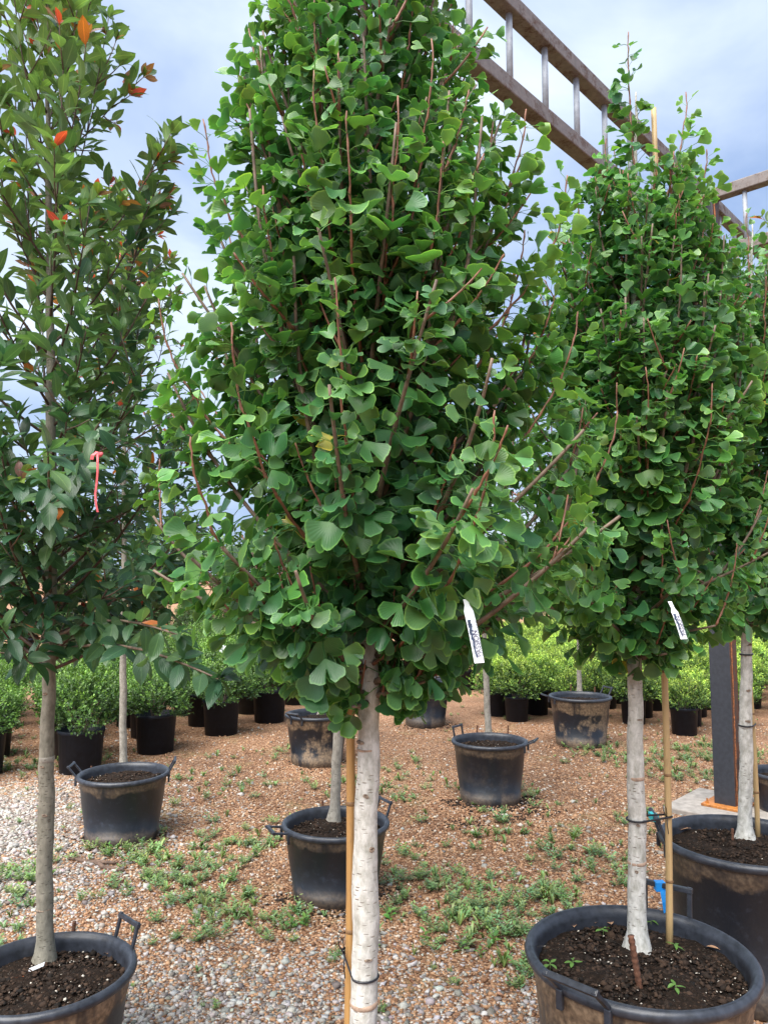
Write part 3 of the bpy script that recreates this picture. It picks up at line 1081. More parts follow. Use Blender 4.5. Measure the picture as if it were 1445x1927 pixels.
TREES = {}
prof_c = [(1.30, .14), (1.35, .30), (1.41, .42), (1.48, .50), (1.60, .54), (1.76, .54), (1.92, .48), (2.1, .39), (2.3, .35), (2.5, .32), (2.7, .25), (2.9, .18), (3.15, .10), (3.35, .05)]
tips_c = [(498, 350), (437, 605), (655, 205), (590, 130), (932, 772), (1160, 772), (988, 432), (300, 560), (746, 180), (815, 72), (1086, 586), (830, 262), (636, 522), (358, 822),
          (990, 205), (450, 120), (385, 225), (1070, 330)]
TREES['centre'] = make_ginkgo('centre', CENTRE, .43, 3.4, (-.0, .03), .0265, prof_c, 118, 11, leaf=.0445, tips=tips_c, face=.24, pw=1.55, spur=.037)
prof_r = [(1.32, .13), (1.38, .25), (1.47, .34), (1.62, .38), (1.85, .37), (2.05, .35), (2.2, .34), (2.35, .31), (2.5, .26), (2.65, .20), (2.8, .12), (2.95, .03)]
TREES['front'] = make_ginkgo('front', at_h(1199, 1792, .43)[:2], .435, 3.06, (.07, .02), .0255, prof_r, 96, 23, leaf=.046, spur=.033, face=.12,
                             tips=[(1215, 690), (1290, 170), (1160, 720), (1340, 720), (1180, 60), (1140, 260), (1375, 560), (1090, 1010), (1330, 280)])
prof_s = [(1.36, .12), (1.44, .27), (1.55, .40), (1.75, .46), (1.95, .45), (2.15, .44), (2.35, .41), (2.55, .34), (2.75, .22), (2.95, .05)]
TREES['right'] = make_ginkgo('right', at_h(1402, 1580, POTS['right'][2] - .05)[:2], POTS['right'][2] - .055, 3.0, (.13, .0), .0255, prof_s, 90, 31, leaf=.045, spur=.036,
                             tips=[(1405, 400), (1440, 520), (1330, 760), (1300, 600)])
prof_n = [(1.20, .30), (1.32, .42), (1.55, .44), (1.8, .43), (2.1, .42), (2.4, .40), (2.7, .38), (3.0, .34), (3.3, .26), (3.6, .14), (3.8, .04)]
zNL = POTS['near_left'][2] - .055
TREES['near_left'] = make_oval_tree('near_left', at_h(84, 1812, zNL)[:2], zNL, 3.8, (-.12, .02), .025, prof_n, 72, 41, leaf=.084, twigs=(4, 7), leafgap=.019,
                                    shoots=[(1.30, at_f(335, 1195, 1.95)), (1.26, at_f(412, 1278, 1.82)), (1.45, at_f(90, 850, 1.75)), (1.6, at_f(190, 790, 1.82))])
prof_m = [(1.3, .2), (1.5, .38), (1.9, .50), (2.4, .52), (2.9, .48), (3.4, .36), (3.9, .18), (4.1, .05)]
def oval_at(key, tx, ty, leanpx, seed, top=4.1, nbr=50, prof=prof_m, **kw):
    c, Rr, H = POTS[key]
    zs = H - .055
    b = at_h(tx, ty, zs)[:2]
    t12 = at_f(leanpx, 1200, b[1])
    ln = (t12[0] - b[0]) * (top - zs) / (t12[2] - zs)
    TREES[key] = make_oval_tree(key, b, zs, top, (ln * .8, 0), kw.pop('r0', .022), prof, nbr, seed, leaf=.092, leafgap=.024, twigs=(3, 5), **kw)
oval_at('left', 232, 1450, 230, 51)
oval_at('mid', 628, 1548, 650, 52, r0=.025)
oval_at('back_mid', 603, 1345, 612, 53)
oval_at('back_right', 919, 1388, 910, 54, warm=1.2)
oval_at('far_right', 1090, 1305, 1091, 55, prof=[(1.15, .2), (1.3, .36), (1.9, .45), (2.4, .5), (2.9, .46), (3.4, .34), (3.9, .15), (4.1, .05)])
oval_at('dark', 800, 1275, 800, 56, nbr=22)
oval_at('edge', 1480, 1450, 1480, 57, nbr=22)

# ------------------------------------------------------------------ which leaves show largest (they become objects)
CELL = 6
W_, H_ = 1445 // CELL + 1, 1927 // CELL + 1
zb = np.full((H_, W_), 1e9); ib = np.full((H_, W_), -1, int)
ALL = []
TAGS_PX = [(872, 1150, 912, 1262, 1.34), (660, 1190, 720, 1300, 1.62), (655, 1330, 730, 1420, 1.60), (1245, 1118, 1300, 1215, 1.9)]     # keep the hanging labels in view
for key, T in TREES.items():
    keep = []
    unitL = 1.0
    for lf in T.leaves:
        p, a, n, s, v, c = lf
        off = 1.3 if T.kind == 'ginkgo' else .55
        cen = p + unit(a) * s * off
        px, py, z = proj(cen)
        bad = False
        for (x0, y0, x1, y1, zd) in TAGS_PX:
            if x0 < px < x1 and y0 < py < y1 and z < zd + .03: bad = True
        if z < (1.13 if key == 'centre' else .5): bad = True
        if not bad:
            keep.append(lf); ALL.append((key, len(keep) - 1, px, py, z, s, a))
    T.leaves = keep
order = sorted(range(len(ALL)), key=lambda i: -ALL[i][4])
for i in order:
    key, li, px, py, z, s, a = ALL[i]
    rp = s * (.62 if TREES[key].kind == 'ginkgo' else .30) * F / z / CELL
    x0, x1 = int(px / CELL - rp), int(px / CELL + rp) + 1
    y0, y1 = int(py / CELL - rp), int(py / CELL + rp) + 1
    x0, y0 = max(0, x0), max(0, y0); x1, y1 = min(W_, x1), min(H_, y1)
    if x0 < x1 and y0 < y1:
        ib[y0:y1, x0:x1] = i
cnt = np.bincount(ib[ib >= 0], minlength=len(ALL))
SEEN = {k: {} for k in TREES}
for i, (key, li, *_r) in enumerate(ALL):
    SEEN[key][li] = cnt[i]

def build_tree(key, root, org, labels=None):
    T = TREES[key]
    org = np.array(org)
    lib = GL if T.kind == 'ginkgo' else OL
    low = GL_low if T.kind == 'ginkgo' else OL_low
    libm = GL_me if T.kind == 'ginkgo' else OL_me
    bark = {'near_left': 'bark_grey'}.get(key, 'bark_white' if T.kind == 'ginkgo' else 'bark_far')
    P_, r_ = np.array(T.trunk[0]), np.array(T.trunk[1])
    near_ = key in ('centre', 'front', 'right', 'near_left', 'mid', 'left')
    nz = 150 if near_ else 40
    zz_ = np.concatenate([P_[:5, 2], np.linspace(P_[5, 2], P_[-1, 2], nz)])
    P_ = np.stack([np.interp(zz_, T.trunk[0][:, 2], T.trunk[0][:, q_]) for q_ in range(3)], 1)
    r_ = np.interp(zz_, T.trunk[0][:, 2], r_)
    gq = np.random.default_rng(len(key))
    r_ = r_ * (1 + gq.normal(0, .012, len(r_)) + .022 * np.sin(zz_ * 23) * np.sin(zz_ * 7 + 1))
    P_[:, 0] += .0018 * np.sin(zz_ * 17 + 1) + .001 * np.sin(zz_ * 41)
    ns_ = 24 if near_ else 12
    tv, tf = tube(P_ - org, r_, ns_)
    tv = np.array(tv); cen = np.repeat(P_ - org, ns_, 0)
    tv = cen + (tv - cen) * (1 + gq.normal(0, .016, (len(tv), 1)) + .03 * np.sin(np.arange(len(tv))[:, None] % ns_ * 2 * math.pi / ns_ * 2 + np.repeat(zz_, ns_)[:, None] * 9))
    tb = MB(); tb.add(tv, tf)
    trunk = tb.build('trunk', M[bark], root)
    big = key in ('centre', 'front', 'right', 'near_left')
    gb = np.random.default_rng(5)
    for pts, rad, mt in T.branches:
        if big and mt == 'twig' and len(pts) > 6:
            t0 = np.linspace(0, 1, len(pts)); t1 = np.linspace(0, 1, len(pts) * 3)
            pts = np.stack([np.interp(t1, t0, pts[:, q_]) for q_ in range(3)], 1) + gb.normal(0, .0007, (len(t1), 3))
            rad = np.interp(t1, t0, rad) * np.where(np.arange(len(t1)) % 3 == 1, 1.35, .92)
        b = MB(); b.tube(pts - org, rad, 6 if big else 4)
        b.build('branch', M[mt], root)
    seen = SEEN[key]
    rank = sorted(range(len(T.leaves)), key=lambda i: -seen.get(i, 0))
    single = set(i for i in rank[:300] if seen.get(i, 0) > 0)
    Vs, Ts, Cs, Us = [], [], [], []
    o = 0
    for i, (p, a, n, s, v, c) in enumerate(T.leaves):
        if i in single: continue
        V0, T0, U0 = (lib if seen.get(i, 0) > 0 else low)[v]
        Vs.append((V0 * s) @ rot_of(a, n).T + (p - org)); Ts.append(T0 + o); o += len(V0)
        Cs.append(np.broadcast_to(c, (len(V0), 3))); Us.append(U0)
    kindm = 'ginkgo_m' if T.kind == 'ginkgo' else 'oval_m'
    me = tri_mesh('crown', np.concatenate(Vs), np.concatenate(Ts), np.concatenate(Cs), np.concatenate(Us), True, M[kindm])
    crown = mkobj('crown', me, None, root, 'stuff')
    for i in single:
        p, a, n, s, v, c = T.leaves[i]
        lo = mkobj('leaf', libm[v], None, crown)
        Rm = rot_of(a, n) * s
        mt = Matrix.Identity(4)
        for r_ in range(3):
            for q_ in range(3): mt[r_][q_] = Rm[r_, q_]
            mt[r_][3] = p[r_] - org[r_]
        lo.matrix_basis = mt
        lo.color = (*[float(q_) for q_ in c], 1)
    print('TREE', key, 'leaves', len(T.leaves), 'single', len(single), 'branches', len(T.branches))
    return trunk

def knots(root, key, hs, org, r_of):
    T = TREES[key]
    for i, (h, ang) in enumerate(hs):
        c = T.axis(h) - np.array(org)
        r = float(np.interp(h, T.trunk[0][:, 2], T.trunk[1]))
        a = R(ang); d = np.array([math.cos(a), math.sin(a), 0])
        m_ = MB()
        k = r_of
        prof = [(k * 1.25, -.001), (k * 1.15, .0022), (k * .8, .004), (k * .5, .0025), (.0004, .0012)]
        m_.lathe(prof, 12, wob=.14, seed=i * 7 + int(h * 100))
        ko = m_.build('knot', M['knot'], root)
        ko.location = tuple(c + d * (r - .0012))
        ko.rotation_euler = (0, R(90), a)
        ko.scale = (random.uniform(.35, .7), random.uniform(.8, 1.5), 1)

def ring(root, key, h, org, mat='graft', w=.006, name='graft_ring'):
    T = TREES[key]
    c = T.axis(h) - np.array(org); r = float(np.interp(h, T.trunk[0][:, 2], T.trunk[1]))
    m_ = MB()
    m_.lathe([(r - .001, -w), (r + .0012, -w * .6), (r + .0016, 0), (r + .0010, w * .7), (r - .001, w)], 24, wob=.01)
    o = m_.build(name, M[mat], root)
    o.location = tuple(c); o.rotation_euler = (.05, -.06, 0)

LABELS = {
 'centre': ('ginkgo_tree', 'fullest ginkgo tree, its pale trunk tied to an orange brown cane'),
 'front': ('ginkgo_tree', 'slender ginkgo tree with pale cane in big black pot with blue ribbon on its handle'),
 'right': ('ginkgo_tree', 'ginkgo tree with two black ties on its trunk, potted beside the steel post'),
 'near_left': ('broadleaf_tree', 'glossy leaved tree with red young leaves and pink ribbon in muddy black pot'),
 'left': ('broadleaf_tree', 'slim tree in muddy pot on pale stones beside the round green shrubs'),
 'mid': ('broadleaf_tree', 'leaning grey trunked tree potted directly behind the pale trunk of the full ginkgo'),
 'back_mid': ('broadleaf_tree', 'tree in tan mud coated pot with a thick bent trunk base'),
 'back_right': ('broadleaf_tree', 'tree in black pot with a tan mud band under the rim and two rusty stakes'),
 'far_right': ('broadleaf_tree', 'tree in brown stained pot at the edge of the yellow green shrub field'),
 'dark': ('broadleaf_tree', 'tree in plain dark pot half hidden behind the low leaves of the full ginkgo'),
 'edge': ('broadleaf_tree', 'tree in scuffed black pot just beyond the rusty post plate'),
}
HANDLES = {
 'near_left': [(46, 75), (226, 75)], 'left': [(186, 50), (14, 60)], 'mid': [(204, 8), (30, 70)], 'back_mid': [(236, 40), (56, 60)],
 'back_right': [(142, 80), (338, 25)], 'far_right': [(192, 20), (22, 60)], 'front': [(226, 42), (56, 85)], 'right': [(172, 70), (-8, 70)],
 'edge': [(150, 60), (330, 60)], 'dark': [(120, 60), (300, 60)], 'centre': [(200, 40), (20, 40)],
}
MATS = {'near_left': 0, 'left': 1, 'mid': 1, 'back_mid': 0, 'back_right': 3, 'far_right': 2, 'front': 2, 'right': 1, 'edge': 3, 'dark': 3, 'centre': 3}
ROOTS = {}
for i, key in enumerate(TREES):
    if key == 'centre':
        c, Rr, H = CENTRE + np.array([0, -.02]), .26, .455
    else:
        c, Rr, H = POTS[key]
    z = ground_z(*c) - .006
    nm, lb = LABELS[key]
    root = empty(nm, (c[0], c[1], z), 0, lb, 'tree', 'potted trees')
    ROOTS[key] = root
    mat = POTM[MATS[key]]
    wall, zs = make_pot(root, Rr, H - z, mat, HANDLES[key], seed=i + 1, seg=64 if key in ('front', 'right', 'near_left', 'mid') else 40,
                        crumbs={'front': 2600, 'right': 1200, 'near_left': 1800, 'mid': 700, 'left': 500, 'back_right': 500}.get(key, 200))
    build_tree(key, root, (c[0], c[1], z))

o_c = tuple(ROOTS['centre'].location)
knots(ROOTS['centre'], 'centre', [(1.165, 222), (1.06, 265), (.955, 300), (.745, 288), (.52, 265)], o_c, .0062)
ring(ROOTS['centre'], 'centre', .655, o_c)
ring(ROOTS['centre'], 'centre', 1.15, o_c, w=.003)
o_f = tuple(ROOTS['front'].location)
knots(ROOTS['front'], 'front', [(1.22, 245), (1.09, 290), (.79, 262), (.66, 250)], o_f, .0055)
ring(ROOTS['front'], 'front', .68, o_f); ring(ROOTS['front'], 'front', .92, o_f)
o_r = tuple(ROOTS['right'].location)
knots(ROOTS['right'], 'right', [(1.33, 275), (1.24, 290), (1.06, 270), (.94, 265), (1.4, 240)], o_r, .0062)
o_n = tuple(ROOTS['near_left'].location)
ring(ROOTS['near_left'], 'near_left', .46, o_n, mat='knot', w=.004)
ring(ROOTS['near_left'], 'near_left', .92, o_n, mat='bark_far', w=.01)
knots(ROOTS['near_left'], 'near_left', [(1.13, 265), (.9, 255), (.75, 285)], o_n, .006)

# ------------------------------------------------------------------ canes, ties, stakes
def cane(p0, p1, r0, r1, nodes, mat, label):
    p0, p1 = np.array(p0), np.array(p1)
    root = empty('bamboo_cane', tuple(p0), 0, label, 'cane')
    m_ = MB(); n = 20
    m_.tube([(p1 - p0) * k / n + np.array([.004 * math.sin(k * .5), 0, 0]) for k in range(n + 1)], np.linspace(r0, r1, n + 1), 12)
    m_.build('shaft', M[mat], root)
    for t in nodes:
        r = r0 + (r1 - r0) * t
        m_ = MB(); m_.lathe([(r * .9, -.006), (r * 1.10, -.003), (r * 1.16, 0), (r * 1.08, .003), (r * .9, .006)], 14)
        o = m_.build('node', M['bamboo_node'], root)
        k = t * n
        o.location = tuple((p1 - p0) * t + np.array([.004 * math.sin(k * .5), 0, 0]))
        o.rotation_euler = Vector(p1 - p0).to_track_quat('Z', 'Y').to_euler()
    return root

Tc = TREES['centre']; Tf = TREES['front']; Tr = TREES['right']
cb0 = at_f(652, 1935, 1.665); cb0 = np.array([cb0[0], 1.665, .40])
cb1 = at_f(676, 90, 1.69)
cane(cb0, cb1, .0100, .0085, [.06, .16, .27, .38, .5, .62, .74, .87], 'bamboo2', 'orange brown bamboo cane tied behind the pale ginkgo trunk')
b0 = at_h(1259, 1783, .43); b0[2] -= .04
b1 = at_f(1231, 203, b0[1] + .04)
cane(b0, b1, .0105, .0085, [.085, .2, .315, .42, .54, .66, .77, .9], 'bamboo', 'pale yellow bamboo cane standing in the pot with the blue ribbon')
rt_ax = Tr.axis(1.0)
cane((rt_ax[0] + .040, rt_ax[1] + .03, POTS['right'][2] - .08), (rt_ax[0] + .02, rt_ax[1] + .04, 2.5), .010, .008, [.1, .25, .4, .55, .7, .85], 'bamboo', 'bamboo cane behind the ginkgo trunk with two black ties')

def loop_tie(c1, r1, c2, r2, label, drop=0, th=.0022, tail=True):
    c1, c2 = np.array(c1), np.array(c2)
    d = c2 - c1; a0 = math.atan2(d[1], d[0]); pts = []
    for k in range(13):
        a = a0 + math.pi / 2 + math.pi * k / 12
        pts.append(c1 + np.array([math.cos(a) * (r1 + th), math.sin(a) * (r1 + th), 0]))
    for k in range(9):
        a = a0 - math.pi / 2 + math.pi * k / 8
        pts.append(c2 + np.array([math.cos(a) * (r2 + th), math.sin(a) * (r2 + th), drop]))
    m_ = MB(); m_.tube(pts, th, 6, closed=True)
    root = m_.build('cable_tie', M['tie'])
    tag(root, label, 'tie')
    if tail:
        k = c2 + np.array([-.006, -(r2 + th + .003), drop])
        t = MB()
        t.tube([k, k + (-.012, -.006, .02), k + (-.014, -.008, .04), k + (-.004, -.006, .03), k], .0013, 5)
        t.tube([k, k + (-.002, -.006, -.02), k + (.001, -.005, -.045)], .0013, 5)
        t.build('knot', M['tie'], root)
    return root

def rad_at(T, h):
    return float(np.interp(h, T.trunk[0][:, 2], T.trunk[1]))
def on_line(a, b, h):
    return a + (b - a) * (h - a[2]) / (b[2] - a[2])
h = .705
loop_tie(Tc.axis(h), rad_at(Tc, h), on_line(cb0, cb1, h) + np.array([0, 0, .015]), .0105, 'thin black tie round the pale trunk and orange brown cane', .014)
h = .80
loop_tie(Tf.axis(h), rad_at(Tf, h), on_line(b0, b1, h), .0108, 'black tie strap between the pale trunk and yellow cane above the ribboned pot', 0, .003)
for h in (.92, 1.20):
    loop_tie(Tr.axis(h), rad_at(Tr, h), np.array([rt_ax[0] + .035, rt_ax[1] + .033, h]), .011, ('lower' if h < 1 else 'upper') + ' black tie round the ginkgo trunk by the steel post', 0, .0032, False)

rebar((1187, 1203), 1762, 1858, POTS['front'][2] - .05, 'thick rusty ribbed stake leaning in front of the ribboned pot trunk', .0085)
rebar((140, 136), 1735, 1782, zNL, 'short rusty stake in the muddy pot of the red leaved tree', .0065)
rebar((607, 607), 1507, 1532, POTS['mid'][2] - .05, 'rusty stake in the pot of the leaning tree')
rebar((898, 897), 1365, 1388, POTS['back_right'][2] - .05, 'rusty stake on the handle side of the mud banded pot')
rebar((956, 955), 1365, 1388, POTS['back_right'][2] - .05, 'rusty stake near the low handle of the mud banded pot')
rebar((1074, 1074), 1287, 1305, POTS['far_right'][2] - .05, 'rusty stake left of the trunk in the brown stained pot')
rebar((1119, 1119), 1293, 1308, POTS['far_right'][2] - .05, 'rusty stake right of the trunk in the brown stained pot')
rebar((172, 172), 1442, 1460, POTS['left'][2] - .05, 'rusty stub in the pot standing on pale stones')
rebar((1378, 1379), 1560, 1585, POTS['right'][2] - .05, 'rusty stub beside the two tied ginkgo trunk')

# ------------------------------------------------------------------ ribbons and labels
def strip(pts, width, mat, name='strip', parent=None, side=(1, 0, 0), thick=.0006):
    m_ = MB(); V, fc = [], []
    sv = np.array(side, float)
    for p in pts:
        p = np.array(p)
        V += [p - sv * width / 2 + (0, -thick, 0), p + sv * width / 2 + (0, -thick, 0), p + sv * width / 2 + (0, thick, 0), p - sv * width / 2 + (0, thick, 0)]
    for k in range(len(pts) - 1):
        a, b = k * 4, k * 4 + 4
        for i in range(4):
            j = (i + 1) % 4
            fc.append((a + i, a + j, b + j, b + i))
    fc += [(3, 2, 1, 0), tuple(4 * (len(pts) - 1) + i for i in range(4))]
    m_.add(V, fc)
    return m_.build(name, mat, parent, smooth=False)

# pink ribbon on a shoot of the red leaved tree
pr = at_f(186, 855, 1.80)
root = empty('flagging_ribbon', tuple(pr), 0, 'pink plastic ribbon knotted round a shoot of the red leaved tree', 'ribbon')
m_ = MB(); m_.tube([(math.cos(a) * .006, math.sin(a) * .006, .003 * math.sin(2 * a)) for a in np.linspace(0, 6.28, 14)[:-1]], .0045, 6, closed=True)
m_.build('knot', M['pink'], root)
strip([(0, -.009, 0), (.003, -.014, -.02), (.004, -.015, -.045), (.002, -.013, -.07), (.0, -.014, -.095), (.003, -.016, -.118), (.007, -.014, -.138)], .0048, M['pink'], 'tail', root)
strip([(-.003, -.009, .003), (-.010, -.012, -.004), (-.012, -.011, -.014)], .008, M['pink'], 'tail', root)
# blue ribbon on the front pot's rear handle
c, Rr, H = POTS['front']
a = R(56); hx = np.array([c[0] + math.cos(a) * (Rr + .005), c[1] + math.sin(a) * (Rr + .005), H + .07])
tn = np.array([-math.sin(a), math.cos(a), 0])
hb_ = hx + tn * .022
root = empty('blue_ribbon', tuple(hb_), 0, 'bright blue plastic ribbon looped on the upright handle of the front pot', 'ribbon')
m_ = MB(); m_.box((0, 0, .0), (.03, .026, .026)); m_.build('loop', M['blue'], root, False)
strip([(.004, -.016, -.008), (.008, -.022, -.04), (.014, -.02, -.085)], .019, M['blue'], 'tail', root)
# teal tape on the far ginkgo's left handle and on the centre leader
c, Rr, H = POTS['right']
a = R(172); hp = np.array([c[0] + math.cos(a) * (Rr + .03), c[1] + math.sin(a) * (Rr + .03), H + .065])
root = empty('teal_tape', tuple(hp), 0, 'scrap of teal tape on the side handle of the pot by the post', 'tape')
m_ = MB(); m_.box((0, 0, 0), (.024, .05, .024)); m_.build('wrap', M['teal'], root, False)
h = 2.42
ca = Tc.axis(h)
root = empty('teal_tape', tuple(ca), 0, 'teal tape wrapped round leader and cane high in the full ginkgo', 'tape')
m_ = MB(); m_.lathe([(.0245, -.012), (.026, 0), (.0245, .012)], 16); m_.build('wrap', M['teal'], root)
strip([(.012, -.024, .002), (.03, -.032, .008), (.045, -.03, -.006)], .02, M['teal'], 'tail', root)

def text_mesh(txt, size):
    cu = bpy.data.curves.new('lettering', 'FONT')
    cu.body = txt; cu.size = size; cu.align_x = 'LEFT'; cu.align_y = 'CENTER'; cu.extrude = .00012
    ob = bpy.data.objects.new('lettering', cu)
    COL.objects.link(ob)
    bpy.context.view_layer.update()
    me = bpy.data.meshes.new_from_object(ob.evaluated_get(bpy.context.evaluated_depsgraph_get()))
    bpy.data.objects.remove(ob); bpy.data.curves.remove(cu)
    me.name = 'lettering'
    return me

def hang_tag(p_top, p_bot, width, txt, label, yaw=0):
    """flat printed strip hanging from p_top to p_bot, lettering running up its length"""
    p_top, p_bot = np.array(p_top), np.array(p_bot)
    Lg = np.linalg.norm(p_top - p_bot)
    yv = Vector((p_top - p_bot)).normalized()
    xv = Vector((math.cos(yaw), math.sin(yaw), 0)); xv = (xv - yv * xv.dot(yv)).normalized()
    zv = xv.cross(yv)
    root = empty('plant_tag', tuple(p_bot), 0, label, 'tag')
    Mx = Matrix((xv, yv, zv)).transposed().to_4x4()
    root.matrix_world = Matrix.Translation(Vector(p_bot)) @ Mx
    m_ = MB(); n = 10; V = []; fc = []
    for k in range(n + 1):
        y = Lg * k / n; bz = .004 * math.sin(math.pi * k / n)
        ww = width / 2 if y < Lg * .80 else width / 2 * .55
        for sx, sz in ((-1, -1), (1, -1), (1, 1), (-1, 1)):
            V.append((sx * ww, y, bz + sz * .0003))
    for k in range(n):
        for i in range(4):
            j = (i + 1) % 4
            fc.append((k * 4 + i, k * 4 + j, k * 4 + 4 + j, k * 4 + 4 + i))
    fc += [(3, 2, 1, 0), tuple(n * 4 + i for i in range(4))]
    m_.add(V, fc)
    m_.build('strip', M['tagw'], root, False)
    if txt:
        me = text_mesh(txt, width * .74)
        ob = mkobj('lettering', me, M['ink'], root)
        ob.matrix_basis = Matrix.Translation((width * .13, Lg * .07, .0055)) @ Matrix.Rotation(R(90), 4, 'Z')
        g = random.Random(5)
        m_ = MB()                                   # printed picture: a dark tree line along one side
        y = Lg * .06
        while y < Lg * .62:
            ww = width * (.06 + .16 * (y / (Lg * .62))) * g.uniform(.7, 1.3)
            x0 = -width * .24 + g.uniform(-.04, .04) * width
            hh = .004 * g.uniform(.6, 1.3)
            m_.add([(x0 - ww, y, .0052), (x0 + ww * g.uniform(.3, .9), y + hh * .2, .0052), (x0 + ww, y + hh, .0052), (x0 - ww * .7, y + hh * 1.2, .0052)], [(0, 1, 2, 3)])
            y += hh * .85
        m_.build('printed_picture', M['ink2'], root, False, kind='stuff')
        m_ = MB(); y = Lg * .08                     # fine print
        while y < Lg * .62:
            hh = g.uniform(.002, .005)
            m_.add([(width * .40, y, .0052), (width * .44, y, .0052), (width * .44, y + hh, .0052), (width * .40, y + hh, .0052)], [(0, 1, 2, 3)])
            y += hh + .0015
        m_.build('fine_print', M['ink2'], root, False, kind='stuff')
    return root

hang_tag(at_f(876, 1128, 1.36), at_f(902, 1248, 1.30), .0170, 'PASSION', 'long white printed label hanging low in the full ginkgo', yaw=.15)
hang_tag(at_f(1260, 1132, 1.93), at_f(1287, 1203, 1.88), .018, 'PASSION', 'white printed label hanging under the crown above the yellow cane', yaw=.2)

# stem label at the foot of the near left trunk
st = at_h(80, 1815, zNL + .02)
root = strip([st + (-.03, -.028, -.006), st + (-.01, -.034, .004), st + (.02, -.034, .016)], .013, M['tagw'], 'stem_label', None, (.3, 0, .95))
tag(root, 'small white paper label round the foot of the red leaved tree', 'tag')

# ------------------------------------------------------------------ steel frame
A_ = np.array([2.25, 5.18])                       # post
dirT = unit(np.array([1.0, 1.085])); dirS = np.array([dirT[1], -dirT[0]])
TOPZ, LOWZ, SEC = 4.16, 3.74, .078
frame = empty('steel_frame', (A_[0], A_[1], 0), 0, 'open steel frame of dark post and rusty ladder beams over the trees', 'frame')
rotz = math.atan2(dirT[1], dirT[0])
Mz = Matrix.Rotation(rotz, 3, 'Z')
PW = .135
def post_at(off, detailed):
    m_ = MB(); m_.box((off[0], off[1], 2.11), (PW, PW, 4.14), Mz)
    p = m_.build('post', M['post'], frame, False)
    bv = p.modifiers.new('bevel', 'BEVEL'); bv.width = .006; bv.segments = 2
    p.data.materials.append(M['rustface'])
    nrm = Vector((dirS[0], dirS[1], 0))
    for f in p.data.polygons:
        if f.normal.dot(nrm) > .9: f.material_index = 1
    m_ = MB(); m_.box((off[0], off[1], .037), (.26, .26, .016), Mz)
    pl = m_.build('base_plate', M['rust'], p, False)
    bv = pl.modifiers.new('bevel', 'BEVEL'); bv.width = .002
    if detailed:
        for sx in (-1, 1):
            for sy in (-1, 1):
                b = MB(); q_ = Mz @ Vector((sx * .1, sy * .1, 0))
                b.lathe([(.011, 0), (.011, .012), (.006, .012), (.006, .03), (.001, .03)], 6, (off[0] + q_.x, off[1] + q_.y, .045))
                b.build('bolt', M['rust'], p, False)
        w_ = MB(); g = random.Random(4)
        e = Mz @ Vector((-PW / 2, -PW / 2, 0)) if False else None
        cx = off[0] + dirS[0] * PW / 2 * .98 - dirT[0] * PW / 2 * .55
        cy = off[1] + dirS[1] * PW / 2 * .98 - dirT[1] * PW / 2 * .55
        pts = [(cx + g.uniform(-.002, .002) + dirS[0] * .002, cy + dirS[1] * .002, z) for z in np.arange(.05, 4.1, .02)]
        w_.tube(pts, [.006 * g.uniform(.6, 1.3) for _ in pts], 5)
        w_.build('weld_bead', M['weld'], p)
    return p
post_at((0, 0), True)
def beam(a, b, n0, n1, sp=.315):
    """ladder beam between plan points a and b (offsets from the post)"""
    a, b = np.array(a), np.array(b)
    d = unit(b - a); ln = np.linalg.norm(b - a)
    Mb = Matrix.Rotation(math.atan2(d[1], d[0]), 3, 'Z')
    for z in (TOPZ, LOWZ):
        m_ = MB(); m_.box(((a[0] + b[0]) / 2, (a[1] + b[1]) / 2, z), (ln, SEC, SEC), Mb)
        o = m_.build('rail', M['rail'], frame, False)
        bv = o.modifiers.new('bevel', 'BEVEL'); bv.width = .006; bv.segments = 2
    k = sp * .6
    while k < ln - .05:
        p = a + d * k
        m_ = MB(); m_.tube([(p[0], p[1], LOWZ + SEC / 2 - .004), (p[0], p[1], TOPZ - SEC / 2 + .004)], .0155, 10)
        m_.build('rod', M['rod'], frame)
        k += sp
hp = PW / 2 + .001
beam(-dirT * hp, -dirT * 6.4, 0, 0)
beam(dirT * hp, dirT * 6.0, 0, 0)
beam(dirS * hp, dirS * 5.0, 0, 0)
post_at(-dirT * (6.4 + PW / 2), False)
post_at(dirT * (6.0 + PW / 2), False)
post_at(dirS * (5.0 + PW / 2), False)
pad = MB(); pad.box((0, 0, 0), (.62, .62, .10), Mz)
po = pad.build('concrete_pad', M['concrete'], None, False)
po.location = (A_[0], A_[1], -.021)
bv = po.modifiers.new('bevel', 'BEVEL'); bv.width = .008; bv.segments = 2
tag(po, 'square grey concrete pad under the dark steel post', 'pad')

